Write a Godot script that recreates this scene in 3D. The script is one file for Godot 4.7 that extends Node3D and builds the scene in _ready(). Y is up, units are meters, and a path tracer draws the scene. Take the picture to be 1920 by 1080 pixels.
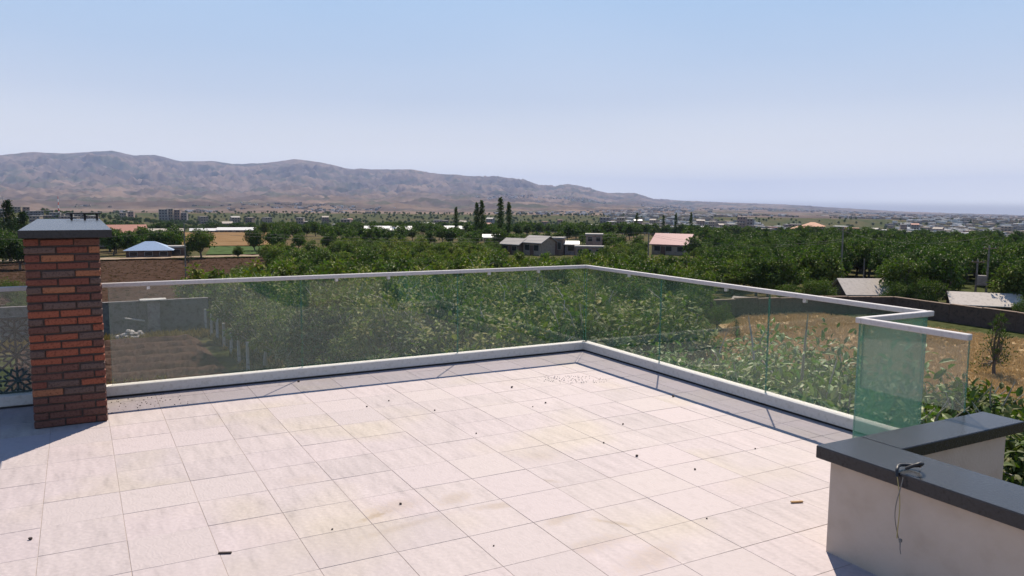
extends Node3D

const GROUND := -6.2
const SLOPE := 0.0125
const EYE := 1.65
var rng := RandomNumberGenerator.new()
var used := {}
var M := {}
var cam: Camera3D

# ---------------------------------------------------------------- geometry helper
class Geo:
	var v := PackedVector3Array()
	var n := PackedVector3Array()
	var c := PackedColorArray()
	var u := PackedVector2Array()
	var col := Color(1, 1, 1)

	func tri(a: Vector3, b: Vector3, d: Vector3, out: Vector3) -> void:
		var k := (b - a).cross(d - a)
		if k.length_squared() < 1e-16:
			return
		k = k.normalized()
		if k.dot(out) < 0.0:
			k = -k
			v.append(a); v.append(b); v.append(d)
		else:
			v.append(a); v.append(d); v.append(b)
		for i in 3:
			n.append(k); c.append(col); u.append(Vector2.ZERO)

	func quad(a: Vector3, b: Vector3, d: Vector3, e: Vector3, out: Vector3) -> void:
		tri(a, b, d, out)
		tri(a, d, e, out)

	# chamfered box: centre, full size, chamfer, turn
	func box(at: Vector3, size: Vector3, ch := 0.0, turn := Basis()) -> void:
		var h := size * 0.5
		var ax := [Vector3(1, 0, 0), Vector3(0, 1, 0), Vector3(0, 0, 1)]
		for i in 3:
			var j := (i + 1) % 3
			var k := (i + 2) % 3
			for s in [-1.0, 1.0]:
				var f: Vector3 = ax[i] * s * h[i]
				var p: Vector3 = ax[j] * (h[j] - ch)
				var q: Vector3 = ax[k] * (h[k] - ch)
				quad(at + turn * (f - p - q), at + turn * (f + p - q), at + turn * (f + p + q), at + turn * (f - p + q), turn * ax[i] * s)
				if ch > 0.0:
					for t in [-1.0, 1.0]:
						var a0: Vector3 = ax[i] * s * h[i] + ax[j] * t * (h[j] - ch)
						var a1: Vector3 = ax[i] * s * (h[i] - ch) + ax[j] * t * h[j]
						quad(at + turn * (a0 - q), at + turn * (a0 + q), at + turn * (a1 + q), at + turn * (a1 - q), turn * (ax[i] * s + ax[j] * t))
		if ch > 0.0:
			for sx in [-1.0, 1.0]:
				for sy in [-1.0, 1.0]:
					for sz in [-1.0, 1.0]:
						var sg := Vector3(sx, sy, sz)
						var l := h - Vector3(ch, ch, ch)
						tri(at + turn * (sg * Vector3(h.x, l.y, l.z)), at + turn * (sg * Vector3(l.x, h.y, l.z)), at + turn * (sg * Vector3(l.x, l.y, h.z)), turn * sg)

	func span(lo: Vector3, hi: Vector3, ch := 0.0) -> void:
		box((lo + hi) * 0.5, hi - lo, ch)

	# tube through points with radii
	func tube(pts: Array, radii: Array, sides := 6, caps := true) -> void:
		var rings := []
		for i in pts.size():
			var d: Vector3 = (pts[mini(i + 1, pts.size() - 1)] - pts[maxi(i - 1, 0)]).normalized()
			var s := d.cross(Vector3(0.31, 0.17, 0.93)).normalized()
			if absf(d.dot(Vector3(0.31, 0.17, 0.93).normalized())) > 0.98:
				s = d.cross(Vector3(1, 0, 0)).normalized()
			var t := d.cross(s)
			var ring := []
			for k in sides:
				var a := TAU * k / sides
				ring.append((s * cos(a) + t * sin(a)))
			rings.append(ring)
		for i in pts.size() - 1:
			for k in sides:
				var k2 := (k + 1) % sides
				var o0: Vector3 = rings[i][k]
				var o1: Vector3 = rings[i][k2]
				var o2: Vector3 = rings[i + 1][k2]
				var o3: Vector3 = rings[i + 1][k]
				var a: Vector3 = pts[i] + o0 * radii[i]
				var b: Vector3 = pts[i] + o1 * radii[i]
				var d: Vector3 = pts[i + 1] + o2 * radii[i + 1]
				var e: Vector3 = pts[i + 1] + o3 * radii[i + 1]
				var vs := [a, d, b, a, e, d]
				var ns := [o0, o2, o1, o0, o3, o2]
				for z in 6:
					v.append(vs[z]); n.append(ns[z]); c.append(col); u.append(Vector2.ZERO)
		if caps:
			for end in [0, pts.size() - 1]:
				var out: Vector3 = (pts[end] - pts[1 if end == 0 else end - 1])
				for k in sides:
					tri(pts[end], pts[end] + rings[end][k] * radii[end], pts[end] + rings[end][(k + 1) % sides] * radii[end], out)

	# lumpy stone
	func lump(at: Vector3, size: Vector3, seed_: int, seg := 6) -> void:
		var r := RandomNumberGenerator.new()
		r.seed = seed_
		var rows := []
		for i in seg / 2 + 1:
			var ring := []
			var th := PI * i / (seg / 2)
			for k in seg:
				var ph := TAU * k / seg
				var j := r.randf_range(0.75, 1.15) if i > 0 and i < seg / 2 else 0.9
				ring.append(at + Vector3(sin(th) * cos(ph), cos(th), sin(th) * sin(ph)) * size * 0.5 * j)
			rows.append(ring)
		for i in seg / 2:
			for k in seg:
				var p0: Vector3 = rows[i][k]
				var p1: Vector3 = rows[i][(k + 1) % seg]
				var p2: Vector3 = rows[i + 1][(k + 1) % seg]
				var p3: Vector3 = rows[i + 1][k]
				if i > 0:
					tri(p0, p1, p2, (p0 + p1 + p2) / 3.0 - at)
				if i < seg / 2 - 1:
					tri(p0, p2, p3, (p0 + p2 + p3) / 3.0 - at)
				elif i == seg / 2 - 1:
					tri(p0, p1, p2, (p0 + p1 + p2) / 3.0 - at)

	# a folded leaf
	func leaf(p: Vector3, d: Vector3, up: Vector3, l: float, w: float) -> void:
		var s := d.cross(up)
		if s.length_squared() < 1e-6:
			s = d.cross(Vector3(0.3, 0.8, 0.5))
		s = s.normalized()
		var nn := s.cross(d).normalized()
		var tip := p + d * l - nn * l * 0.16
		var mid := p + d * (l * 0.45) + nn * (w * 0.02)
		var a := mid + s * (w * 0.5) + nn * (w * 0.2)
		var b := mid - s * (w * 0.5) + nn * (w * 0.2)
		tri(p, a, tip, nn)
		tri(p, tip, b, nn)

	# a curved pointed leaf with a drooping tip, for plants close by
	func curved_leaf(p: Vector3, d: Vector3, up: Vector3, l: float, w: float) -> void:
		var s := d.cross(up)
		if s.length_squared() < 1e-6:
			s = d.cross(Vector3(0.3, 0.8, 0.5))
		s = s.normalized()
		var nn := s.cross(d).normalized()
		var m1 := p + d * (l * 0.32)
		var m2 := p + d * (l * 0.68) - nn * (l * 0.07)
		var tip := p + d * (l * 0.97) - nn * (l * 0.24)
		for side in [-1.0, 1.0]:
			var a: Vector3 = m1 + s * (w * 0.46 * side) + nn * (w * 0.16)
			var b: Vector3 = m2 + s * (w * 0.4 * side) + nn * (w * 0.14)
			tri(p, a, m1, nn)
			tri(m1, a, b, nn)
			tri(m1, b, m2, nn)
			tri(m2, b, tip, nn)

	func mesh(mat: Material = null) -> ArrayMesh:
		var arr := []
		arr.resize(Mesh.ARRAY_MAX)
		arr[Mesh.ARRAY_VERTEX] = v
		arr[Mesh.ARRAY_NORMAL] = n
		arr[Mesh.ARRAY_COLOR] = c
		arr[Mesh.ARRAY_TEX_UV] = u
		var m := ArrayMesh.new()
		m.add_surface_from_arrays(Mesh.PRIMITIVE_TRIANGLES, arr)
		if mat:
			m.surface_set_material(0, mat)
		return m

# ---------------------------------------------------------------- object helpers
func numbered(called: String) -> String:
	if not used.has(called):
		used[called] = 0
		return called
	used[called] += 1
	return "%s_%03d" % [called, used[called]]

func tag(o: Node, label := "", category := "", group := "", kind := "") -> Node:
	if label: o.set_meta("label", label)
	if category: o.set_meta("category", category)
	if group: o.set_meta("group", group)
	if kind: o.set_meta("kind", kind)
	return o

func thing(called: String, label: String, category: String, at := Vector3.ZERO, turn := 0.0, group := "") -> Node3D:
	var o := Node3D.new()
	o.name = numbered(called)
	add_child(o)
	o.position = at
	o.rotation.y = turn
	tag(o, label, category, group)
	return o

func part(called: String, g, mat: Material, parent: Node, at := Vector3.ZERO) -> MeshInstance3D:
	var o := MeshInstance3D.new()
	o.mesh = g if g is Mesh else g.mesh()
	if mat: o.material_override = mat
	o.name = called if parent != self else numbered(called)
	parent.add_child(o, true)
	o.position = at
	return o

func structure(called: String, g, mat: Material) -> MeshInstance3D:
	return tag(part(called, g, mat, self), "", "", "", "structure")

# ---------------------------------------------------------------- materials
func lin(r: float, g: float, b: float, a := 1.0) -> Color:
	var k := Color(r, g, b).linear_to_srgb()
	k.a = a
	return k

func noise_tex(freq: float, seed_: int, ramp: Array, size := 512, oct := 5, kind := FastNoiseLite.TYPE_SIMPLEX_SMOOTH) -> NoiseTexture2D:
	var f := FastNoiseLite.new()
	f.seed = seed_
	f.noise_type = kind
	f.frequency = freq
	f.fractal_octaves = oct
	f.fractal_type = FastNoiseLite.FRACTAL_FBM
	var t := NoiseTexture2D.new()
	t.width = size
	t.height = size
	t.seamless = true
	t.noise = f
	if ramp.size():
		var gr := Gradient.new()
		gr.offsets = PackedFloat32Array(range(ramp.size()).map(func(i): return float(i) / (ramp.size() - 1)))
		gr.colors = PackedColorArray(ramp)
		t.color_ramp = gr
	return t

func mat(key: String, color: Color, rough := 0.8, metal := 0.0) -> StandardMaterial3D:
	var m := StandardMaterial3D.new()
	m.resource_name = key
	m.albedo_color = color
	m.roughness = rough
	m.metallic = metal
	M[key] = m
	return m

func tri_map(m: StandardMaterial3D, scale: float, world := true) -> StandardMaterial3D:
	m.uv1_triplanar = true
	m.uv1_world_triplanar = world
	m.uv1_scale = Vector3(scale, scale, scale)
	return m

func make_materials() -> void:
	var grey := [Color(0.72, 0.72, 0.72), Color(0.92, 0.92, 0.92), Color(1, 1, 1), Color(0.84, 0.84, 0.84)]
	var T := {}
	T.fine = noise_tex(0.06, 3, grey)
	T.bump = noise_tex(0.09, 5, [])
	T.patch = noise_tex(0.012, 8, [Color(0.62, 0.6, 0.58), Color(0.9, 0.9, 0.88), Color(1, 1, 1), Color(0.75, 0.74, 0.72)])
	T.streak = noise_tex(0.02, 18, [Color(0.8, 0.79, 0.78), Color(1, 1, 1), Color(0.93, 0.92, 0.9)])
	# stone cap
	var m := mat("cap_stone", lin(0.03, 0.03, 0.031), 0.24)
	m.albedo_texture = noise_tex(0.05, 31, [Color(0.72, 0.72, 0.73), Color(0.95, 0.95, 0.95), Color(1, 1, 1), Color(0.9, 0.89, 0.87)])
	m.metallic_specular = 0.4
	tri_map(m, 1.6)
	m.heightmap_enabled = true
	m.heightmap_texture = T.bump
	m.heightmap_scale = 0.08
	# plaster
	m = mat("plaster", lin(0.48, 0.395, 0.315), 0.9)
	m.albedo_texture = noise_tex(0.01, 33, [Color(0.95, 0.94, 0.925), Color(0.985, 0.98, 0.975), Color(1, 1, 1), Color(0.98, 0.975, 0.97)])
	tri_map(m, 0.9)
	m.heightmap_enabled = true
	m.heightmap_texture = T.bump
	m.heightmap_scale = 0.12
	var faint := noise_tex(0.03, 19, [Color(0.9, 0.89, 0.87), Color(1, 1, 1), Color(0.96, 0.955, 0.95)])
	m = mat("white_metal", lin(0.62, 0.585, 0.52), 0.45)
	m.albedo_texture = faint
	tri_map(m, 1.2)
	m = mat("rail_metal", lin(0.52, 0.485, 0.46), 0.42)
	m.albedo_texture = faint
	tri_map(m, 1.4)
	m = mat("clip_metal", lin(0.6, 0.6, 0.6), 0.3, 0.7)
	m = mat("dark_metal", lin(0.022, 0.018, 0.016), 0.5)
	m = mat("mortar_dark", lin(0.08, 0.058, 0.048), 0.95)
	m.albedo_texture = T.fine
	tri_map(m, 4.0)
	m = mat("joint", lin(0.33, 0.275, 0.245), 0.95)
	m.albedo_texture = T.fine
	tri_map(m, 3.0)
	# glass
	m = mat("glass", lin(0.07, 0.17, 0.125, 0.135), 0.03)
	m.transparency = BaseMaterial3D.TRANSPARENCY_ALPHA
	m.backlight_enabled = true
	m.backlight = Color(0.02, 0.05, 0.04)
	m.cull_mode = BaseMaterial3D.CULL_DISABLED
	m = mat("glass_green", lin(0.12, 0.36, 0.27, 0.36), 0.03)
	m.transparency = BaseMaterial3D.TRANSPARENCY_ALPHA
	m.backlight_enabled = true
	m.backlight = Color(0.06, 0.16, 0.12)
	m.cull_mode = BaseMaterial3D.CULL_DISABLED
	m = mat("glass_edge", lin(0.07, 0.26, 0.19, 0.5), 0.06)
	m.transparency = BaseMaterial3D.TRANSPARENCY_ALPHA
	# bricks
	var bt := noise_tex(0.03, 41, [Color(0.55, 0.5, 0.5), Color(0.9, 0.88, 0.86), Color(1, 1, 1), Color(0.8, 0.76, 0.74)])
	for b in [["r", 0.28, 0.08, 0.04], ["R", 0.18, 0.058, 0.036], ["d", 0.14, 0.06, 0.042], ["g", 0.125, 0.08, 0.064], ["t", 0.31, 0.125, 0.06]]:
		m = mat("brick_" + b[0], lin(b[1], b[2], b[3]), 0.9)
		m.albedo_texture = bt
		tri_map(m, 3.0)
		m.heightmap_enabled = true
		m.heightmap_texture = T.bump
		m.heightmap_scale = 0.25
	# ground covers
	m = mat("ground", Color(1, 1, 1), 0.95)
	m.metallic_specular = 0.1
	m.vertex_color_use_as_albedo = true
	m.albedo_texture = noise_tex(0.02, 51, [Color(0.5, 0.48, 0.42), Color(0.85, 0.84, 0.8), Color(1, 1, 1), Color(0.7, 0.7, 0.66)], 512, 6)
	tri_map(m, 0.11)
	m = mat("soil", lin(0.085, 0.055, 0.042), 0.95)
	m.metallic_specular = 0.1
	m.albedo_texture = noise_tex(0.03, 52, [Color(0.5, 0.46, 0.44), Color(0.85, 0.82, 0.8), Color(1, 1, 1), Color(0.75, 0.72, 0.7)], 512, 6)
	tri_map(m, 0.3)
	m = mat("far_soil", lin(0.058, 0.034, 0.0245), 0.95)
	m.metallic_specular = 0.1
	m.albedo_texture = noise_tex(0.016, 53, [Color(0.55, 0.5, 0.46), Color(0.9, 0.88, 0.82), Color(1, 1, 0.98), Color(0.78, 0.8, 0.66)], 512, 6)
	tri_map(m, 0.06)
	m = mat("wheat", lin(0.2, 0.125, 0.062), 0.95)
	m.metallic_specular = 0.1
	m.albedo_texture = noise_tex(0.012, 54, [Color(0.75, 0.72, 0.68), Color(0.95, 0.94, 0.92), Color(1, 1, 1), Color(0.88, 0.86, 0.82)], 512, 6)
	tri_map(m, 0.02)
	m = mat("crop", lin(0.065, 0.1, 0.035), 0.95)
	m.metallic_specular = 0.1
	m.albedo_texture = T.patch
	tri_map(m, 0.05)
	m = mat("dry_grass", lin(0.36, 0.265, 0.15), 0.95)
	m.metallic_specular = 0.1
	m.albedo_texture = noise_tex(0.014, 55, [Color(0.62, 0.6, 0.54), Color(0.85, 0.82, 0.77), Color(1, 1, 1), Color(0.92, 0.89, 0.85)], 512, 6)
	tri_map(m, 0.07)
	m = mat("track", lin(0.3, 0.23, 0.17), 0.95)
	m.metallic_specular = 0.1
	m.albedo_texture = T.patch
	tri_map(m, 0.1)
	m = mat("hills", Color(1, 1, 1), 0.95)
	m.metallic_specular = 0.1
	m.vertex_color_use_as_albedo = true
	# foliage
	m = mat("leaf", Color(1, 1, 1), 0.62)
	m.metallic_specular = 0.3
	m.vertex_color_use_as_albedo = true
	m.backlight_enabled = true
	m.backlight = Color(0.6, 0.75, 0.3)
	m = mat("leaf_gloss", Color(1, 1, 1), 0.5)
	m.metallic_specular = 0.35
	m.vertex_color_use_as_albedo = true
	m.backlight_enabled = true
	m.backlight = Color(0.55, 0.7, 0.3)
	m = mat("bark", lin(0.13, 0.105, 0.085), 0.9)
	m.albedo_texture = T.fine
	tri_map(m, 1.5)
	m = mat("pale_bark", lin(0.42, 0.38, 0.32), 0.85)
	m.albedo_texture = T.fine
	tri_map(m, 1.5)
	m = mat("straw", Color(1, 1, 1), 0.9)
	m.metallic_specular = 0.1
	m.backlight_enabled = true
	m.backlight = Color(0.7, 0.65, 0.55)
	m.vertex_color_use_as_albedo = true
	# buildings
	for w in [["wall_beige", 0.33, 0.255, 0.19], ["wall_brown", 0.2, 0.135, 0.095], ["wall_pink", 0.3, 0.205, 0.165], ["wall_white", 0.5, 0.48, 0.45], ["wall_grey", 0.24, 0.22, 0.21], ["wall_mud", 0.095, 0.062, 0.045], ["wall_cement", 0.15, 0.15, 0.135], ["pole_concrete", 0.2, 0.18, 0.16]]:
		m = mat(w[0], lin(w[1], w[2], w[3]), 0.9)
		m.albedo_texture = T.patch
		tri_map(m, 0.35)
	for w in [["roof_white", 0.55, 0.54, 0.52, 0.5], ["roof_blue", 0.17, 0.26, 0.4, 0.5], ["roof_pink", 0.44, 0.2, 0.19, 0.6], ["roof_red", 0.32, 0.125, 0.085, 0.75], ["roof_tan", 0.36, 0.31, 0.26, 0.85], ["roof_pale", 0.5, 0.44, 0.38, 0.85], ["roof_grey", 0.28, 0.26, 0.24, 0.7], ["roof_orange", 0.5, 0.26, 0.16, 0.8]]:
		m = mat(w[0], lin(w[1], w[2], w[3]), w[4])
		m.albedo_texture = T.streak
		tri_map(m, 0.25)
	m = mat("window_dark", lin(0.02, 0.022, 0.025), 0.15)
	m = mat("door_brown", lin(0.1, 0.05, 0.03), 0.6)
	m = mat("rubber", lin(0.012, 0.012, 0.013), 0.5)
	m = mat("wire_yellow", lin(0.33, 0.27, 0.1), 0.6)
	m = mat("wire_grey", lin(0.16, 0.15, 0.13), 0.6)
	m = mat("copper", lin(0.5, 0.25, 0.13), 0.4, 0.8)
	m = mat("wood", lin(0.45, 0.28, 0.13), 0.8)
	m.albedo_texture = T.streak
	tri_map(m, 6.0)
	m = mat("clod", lin(0.06, 0.042, 0.035), 0.95)
	m = mat("crumbs", lin(0.5, 0.46, 0.4), 0.95)
	m = mat("rubble", Color(1, 1, 1), 0.9)
	m.vertex_color_use_as_albedo = true
	m = mat("mast", Color(1, 1, 1), 0.7)
	m.vertex_color_use_as_albedo = true
	make_tile_materials()

func noise_bytes(freq: float, seed_: int, size: int, oct := 4, stretch := 1.0) -> PackedByteArray:
	var f := FastNoiseLite.new()
	f.seed = seed_
	f.frequency = freq
	f.fractal_octaves = oct
	var im := f.get_seamless_image(size, int(size / stretch), false, false, 0.15)
	if stretch != 1.0:
		im.resize(size, size, Image.INTERPOLATE_CUBIC)
	im.convert(Image.FORMAT_L8)
	return im.get_data()

# one 8 m x 8 m map of the terrace stone: veins, mottling and the brown stains seen on it
func make_tile_materials() -> void:
	var S := 1024
	var vein := noise_bytes(0.11, 61, S, 5, 6.0)
	var mott := noise_bytes(0.008, 62, S, 4)
	var grain := noise_bytes(0.25, 63, S, 3)
	var warm := noise_bytes(0.006, 64, S, 3)
	var data := PackedByteArray()
	data.resize(S * S * 3)
	for i in S * S:
		var a := vein[i] / 255.0
		var b := mott[i] / 255.0
		var g := grain[i] / 255.0
		var w := warm[i] / 255.0
		var l := 0.86 + 0.09 * a + 0.04 * b + 0.08 * (g - 0.5)
		if a < 0.3:
			l -= (0.3 - a) * 0.2
		w = clampf((w - 0.55) * 3.0, 0.0, 1.0)
		data[i * 3] = clampi(int(255.0 * l), 0, 255)
		data[i * 3 + 1] = clampi(int(255.0 * l * 0.965), 0, 255)
		data[i * 3 + 2] = clampi(int(255.0 * l * (0.945 - 0.05 * w)), 0, 255)
	# stains: [x, z, half length, half width, turn, strength]
	for s in [[1.437, -3.897, 0.2, 0.1, 0.2, 0.3], [1.293, -3.826, 0.13, 0.03, 0.3, 0.5], [1.766, -3.856, 0.13, 0.08, 0.5, 0.35], [1.942, -3.651, 0.18, 0.05, -0.2, 0.35], [2.173, -3.366, 0.18, 0.06, 0.4, 0.4], [2.360, -3.174, 0.13, 0.03, -0.9, 0.5], [2.117, -3.014, 0.25, 0.08, 0.1, 0.3], [2.352, -3.883, 0.12, 0.03, -0.8, 0.35], [2.565, -4.272, 0.16, 0.13, 0.0, 0.16], [1.094, -4.536, 0.15, 0.09, 0.0, 0.13], [2.278, -2.767, 0.25, 0.1, 0.3, 0.3], [1.399, -3.639, 0.3, 0.04, 0.15, 0.25]]:
		var r: float = s[2] * 1.6
		for py in range(int((s[1] - r) / 8.0 * S), int((s[1] + r) / 8.0 * S)):
			for px in range(int((s[0] - r) / 8.0 * S), int((s[0] + r) / 8.0 * S)):
				var dx: float = px * 8.0 / S - s[0]
				var dz: float = py * 8.0 / S - s[1]
				var q := Vector2(dx, dz).rotated(s[4]) / Vector2(s[2], s[3])
				var i := posmod(py, S) * S + posmod(px, S)
				var edge := 1.0 - q.length() + (vein[i] / 255.0 - 0.5) * 0.9 + (grain[i] / 255.0 - 0.5) * 0.8
				var k := clampf(edge * 1.6, 0.0, 1.0) * float(s[5]) * (0.6 + 0.6 * mott[i] / 255.0)
				data[i * 3] = int(data[i * 3] * (1.0 - 0.2 * k))
				data[i * 3 + 1] = int(data[i * 3 + 1] * (1.0 - 0.25 * k))
				data[i * 3 + 2] = int(data[i * 3 + 2] * (1.0 - 0.36 * k))
	var tex := ImageTexture.create_from_image(Image.create_from_data(S, S, false, Image.FORMAT_RGB8, data))
	var bump := noise_tex(0.28, 66, [], 1024, 3)
	var plain := noise_tex(0.02, 68, [Color(0.9, 0.87, 0.85), Color(0.95, 0.918, 0.898), Color(0.925, 0.893, 0.874)], 512, 6)
	# ridged stamp of some tiles: wavy ribs as relief
	var R := 512
	var rd := PackedByteArray()
	rd.resize(R * R)
	var wob := noise_bytes(0.02, 67, R, 3)
	for y in R:
		for x in R:
			var p := (x + wob[y * R + x] * 0.12) / R * TAU * 34.0
			rd[y * R + x] = int(127.0 + 100.0 * sin(p) * (0.4 + 0.6 * wob[((y * 3) % R) * R + x] / 255.0))
	var ribs := ImageTexture.create_from_image(Image.create_from_data(R, R, false, Image.FORMAT_L8, rd))
	var tints := [[0.435, 0.403, 0.416], [0.428, 0.399, 0.409], [0.444, 0.407, 0.424], [0.422, 0.392, 0.403], [0.435, 0.405, 0.412], [0.428, 0.395, 0.413], [0.41, 0.382, 0.395]]
	for i in 7:
		for k in 2:
			var m := mat("tile_%d_%d" % [i, k], lin(tints[i][0], tints[i][1], tints[i][2]), 0.72)
			m.albedo_texture = tex if k == 0 else plain
			tri_map(m, 1.0 / 8.0 if k == 0 else 1.0)
			m.heightmap_enabled = true
			m.heightmap_texture = bump if k == 0 else ribs
			m.heightmap_scale = 0.25 if k == 0 else 0.1

# ---------------------------------------------------------------- land
func bump_at(x: float, z: float) -> float:
	# the low town hill on the left
	var d := Vector2((x + 60.0) / 110.0, (z + 800.0) / 190.0)
	return 15.0 * exp(-d.length_squared())

func gy(x: float, z: float) -> float:
	var d := Vector2(x, z).length()
	return GROUND - SLOPE * d + bump_at(x, z) - 10.0 * smoothstep(220.0, 700.0, d) * (1.0 - smoothstep(980.0, 1430.0, d))

func on(p: Vector2, lift := 0.0) -> Vector3:
	return Vector3(p.x, gy(p.x, p.y) + lift, p.y)

# skyline of the range as bearing (degrees) and tangent of elevation
const SKYLINE := [Vector2(-24.00, 0.04500), Vector2(-14.00, 0.05600), Vector2(-8.00, 0.05000), Vector2(-3.85, 0.04250), Vector2(-2.18, 0.04697), Vector2(-0.18, 0.04714), Vector2(2.22, 0.05097), Vector2(3.44, 0.04635), Vector2(4.70, 0.04764), Vector2(6.30, 0.04179), Vector2(8.29, 0.04208), Vector2(9.64, 0.03954), Vector2(11.71, 0.04161), Vector2(13.59, 0.04678), Vector2(15.27, 0.04355), Vector2(17.09, 0.03767), Vector2(18.93, 0.03624), Vector2(21.56, 0.03691), Vector2(23.45, 0.03206), Vector2(26.50, 0.02868), Vector2(28.80, 0.02773), Vector2(29.76, 0.02522), Vector2(30.73, 0.01938), Vector2(31.88, 0.01755), Vector2(32.83, 0.02100), Vector2(33.79, 0.01847), Vector2(35.70, 0.01011), Vector2(37.58, 0.01036), Vector2(38.90, 0.00331), Vector2(41.31, 0.00105), Vector2(45.28, -0.00090), Vector2(48.08, -0.00233), Vector2(50.79, -0.00494), Vector2(55.28, -0.00881), Vector2(58.59, -0.01030), Vector2(61.69, -0.01111), Vector2(68.00, -0.01250), Vector2(84.00, -0.01300)]

func ridge(b: float) -> float:
	for i in SKYLINE.size() - 1:
		if b < SKYLINE[i + 1].x:
			return lerpf(SKYLINE[i].y, SKYLINE[i + 1].y, clampf((b - SKYLINE[i].x) / (SKYLINE[i + 1].x - SKYLINE[i].x), 0.0, 1.0))
	return SKYLINE[-1].y

var hn := FastNoiseLite.new()
var hn2 := FastNoiseLite.new()
var rise := Curve.new()

func hill_y(b: float, dist: float, er: float) -> float:
	var eg := -7.85 / dist - SLOPE
	var s := rise.sample_baked(clampf(dist / 10000.0, 0.0, 1.0))
	var y := EYE + dist * lerpf(eg, er, s)
	var up := clampf((er - eg) * 25.0, 0.12, 1.0)
	var amp := 0.0
	if dist < 3000.0:
		amp = 30.0 * smoothstep(1500.0, 3000.0, dist)
	elif dist < 8800.0:
		amp = lerpf(30.0, 140.0, (dist - 3000.0) / 5800.0)
	else:
		amp = lerpf(140.0, 10.0, clampf((dist - 8800.0) / 1200.0, 0.0, 1.0))
	var x := dist * sin(deg_to_rad(b))
	var z := -dist * cos(deg_to_rad(b))
	var k := 1.0 - absf(hn.get_noise_2d(x, z)) * 2.2
	y += amp * up * (k - 0.75 + 0.35 * hn2.get_noise_2d(x * 3.0, z * 3.0) + 0.4 * (1.0 - 2.0 * absf(hn.get_noise_2d(x * 4.0, z * 4.0))))
	if dist > 10000.0:
		y -= (dist - 10000.0) * 0.25
	return y

func polar_mesh(bs: PackedFloat32Array, ds: PackedFloat32Array, height: Callable, tint: Callable) -> ArrayMesh:
	var v := PackedVector3Array()
	var c := PackedColorArray()
	var nb := bs.size()
	for di in ds.size():
		for bi in nb:
			var a := deg_to_rad(bs[bi])
			var p := Vector3(ds[di] * sin(a), 0, -ds[di] * cos(a))
			p.y = height.call(bs[bi], ds[di], bi, p)
			v.append(p)
			c.append(tint.call(p, ds[di]))
	var idx := PackedInt32Array()
	var n := PackedVector3Array()
	n.resize(v.size())
	for di in ds.size() - 1:
		for bi in nb - 1:
			var i := di * nb + bi
			var k := i + nb
			idx.append_array(PackedInt32Array([i, k, i + 1, i + 1, k, k + 1]))
			var f := (v[i + 1] - v[i]).cross(v[k] - v[i])
			if f.y < 0.0: f = -f
			f = f.normalized()
			n[i] += f; n[i + 1] += f; n[k] += f; n[k + 1] += f
	for i in n.size():
		n[i] = n[i].normalized()
	var arr := []
	arr.resize(Mesh.ARRAY_MAX)
	arr[Mesh.ARRAY_VERTEX] = v
	arr[Mesh.ARRAY_NORMAL] = n
	arr[Mesh.ARRAY_COLOR] = c
	arr[Mesh.ARRAY_INDEX] = idx
	var m := ArrayMesh.new()
	m.add_surface_from_arrays(Mesh.PRIMITIVE_TRIANGLES, arr)
	return m

# a sheet over the ground between four corners, following its slope
func sheet(a: Vector2, b: Vector2, d: Vector2, e: Vector2, nu: int, nv: int, lift: float, rough: float, ragged := 0.0) -> ArrayMesh:
	var st := SurfaceTool.new()
	st.begin(Mesh.PRIMITIVE_TRIANGLES)
	var f := FastNoiseLite.new()
	f.frequency = 0.35
	for i in nu + 1:
		for j in nv + 1:
			var p := a.lerp(b, float(i) / nu).lerp(e.lerp(d, float(i) / nu), float(j) / nv)
			if ragged > 0.0 and (i == 0 or j == 0 or i == nu or j == nv):
				p += Vector2(f.get_noise_2d(p.x * 0.7, p.y * 0.7), f.get_noise_2d(p.y * 0.7, p.x * 0.7 + 90.0)) * ragged
			st.add_vertex(on(p, lift + rough * f.get_noise_2d(p.x * 2.0, p.y * 2.0)))
	for i in nu:
		for j in nv:
			var k := i * (nv + 1) + j
			var q := [k, k + 1, k + nv + 1, k + 1, k + nv + 2, k + nv + 1]
			for t in q:
				st.add_index(t)
	st.generate_normals()
	var m := st.commit()
	var arr := m.surface_get_arrays(0)
	var vv: PackedVector3Array = arr[Mesh.ARRAY_VERTEX]
	var nn: PackedVector3Array = arr[Mesh.ARRAY_NORMAL]
	if nn[0].y < 0.0:
		for i in nn.size(): nn[i] = -nn[i]
		arr[Mesh.ARRAY_NORMAL] = nn
		var ii: PackedInt32Array = arr[Mesh.ARRAY_INDEX]
		ii.reverse()
		arr[Mesh.ARRAY_INDEX] = ii
		m = ArrayMesh.new()
		m.add_surface_from_arrays(Mesh.PRIMITIVE_TRIANGLES, arr)
	return m

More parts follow.
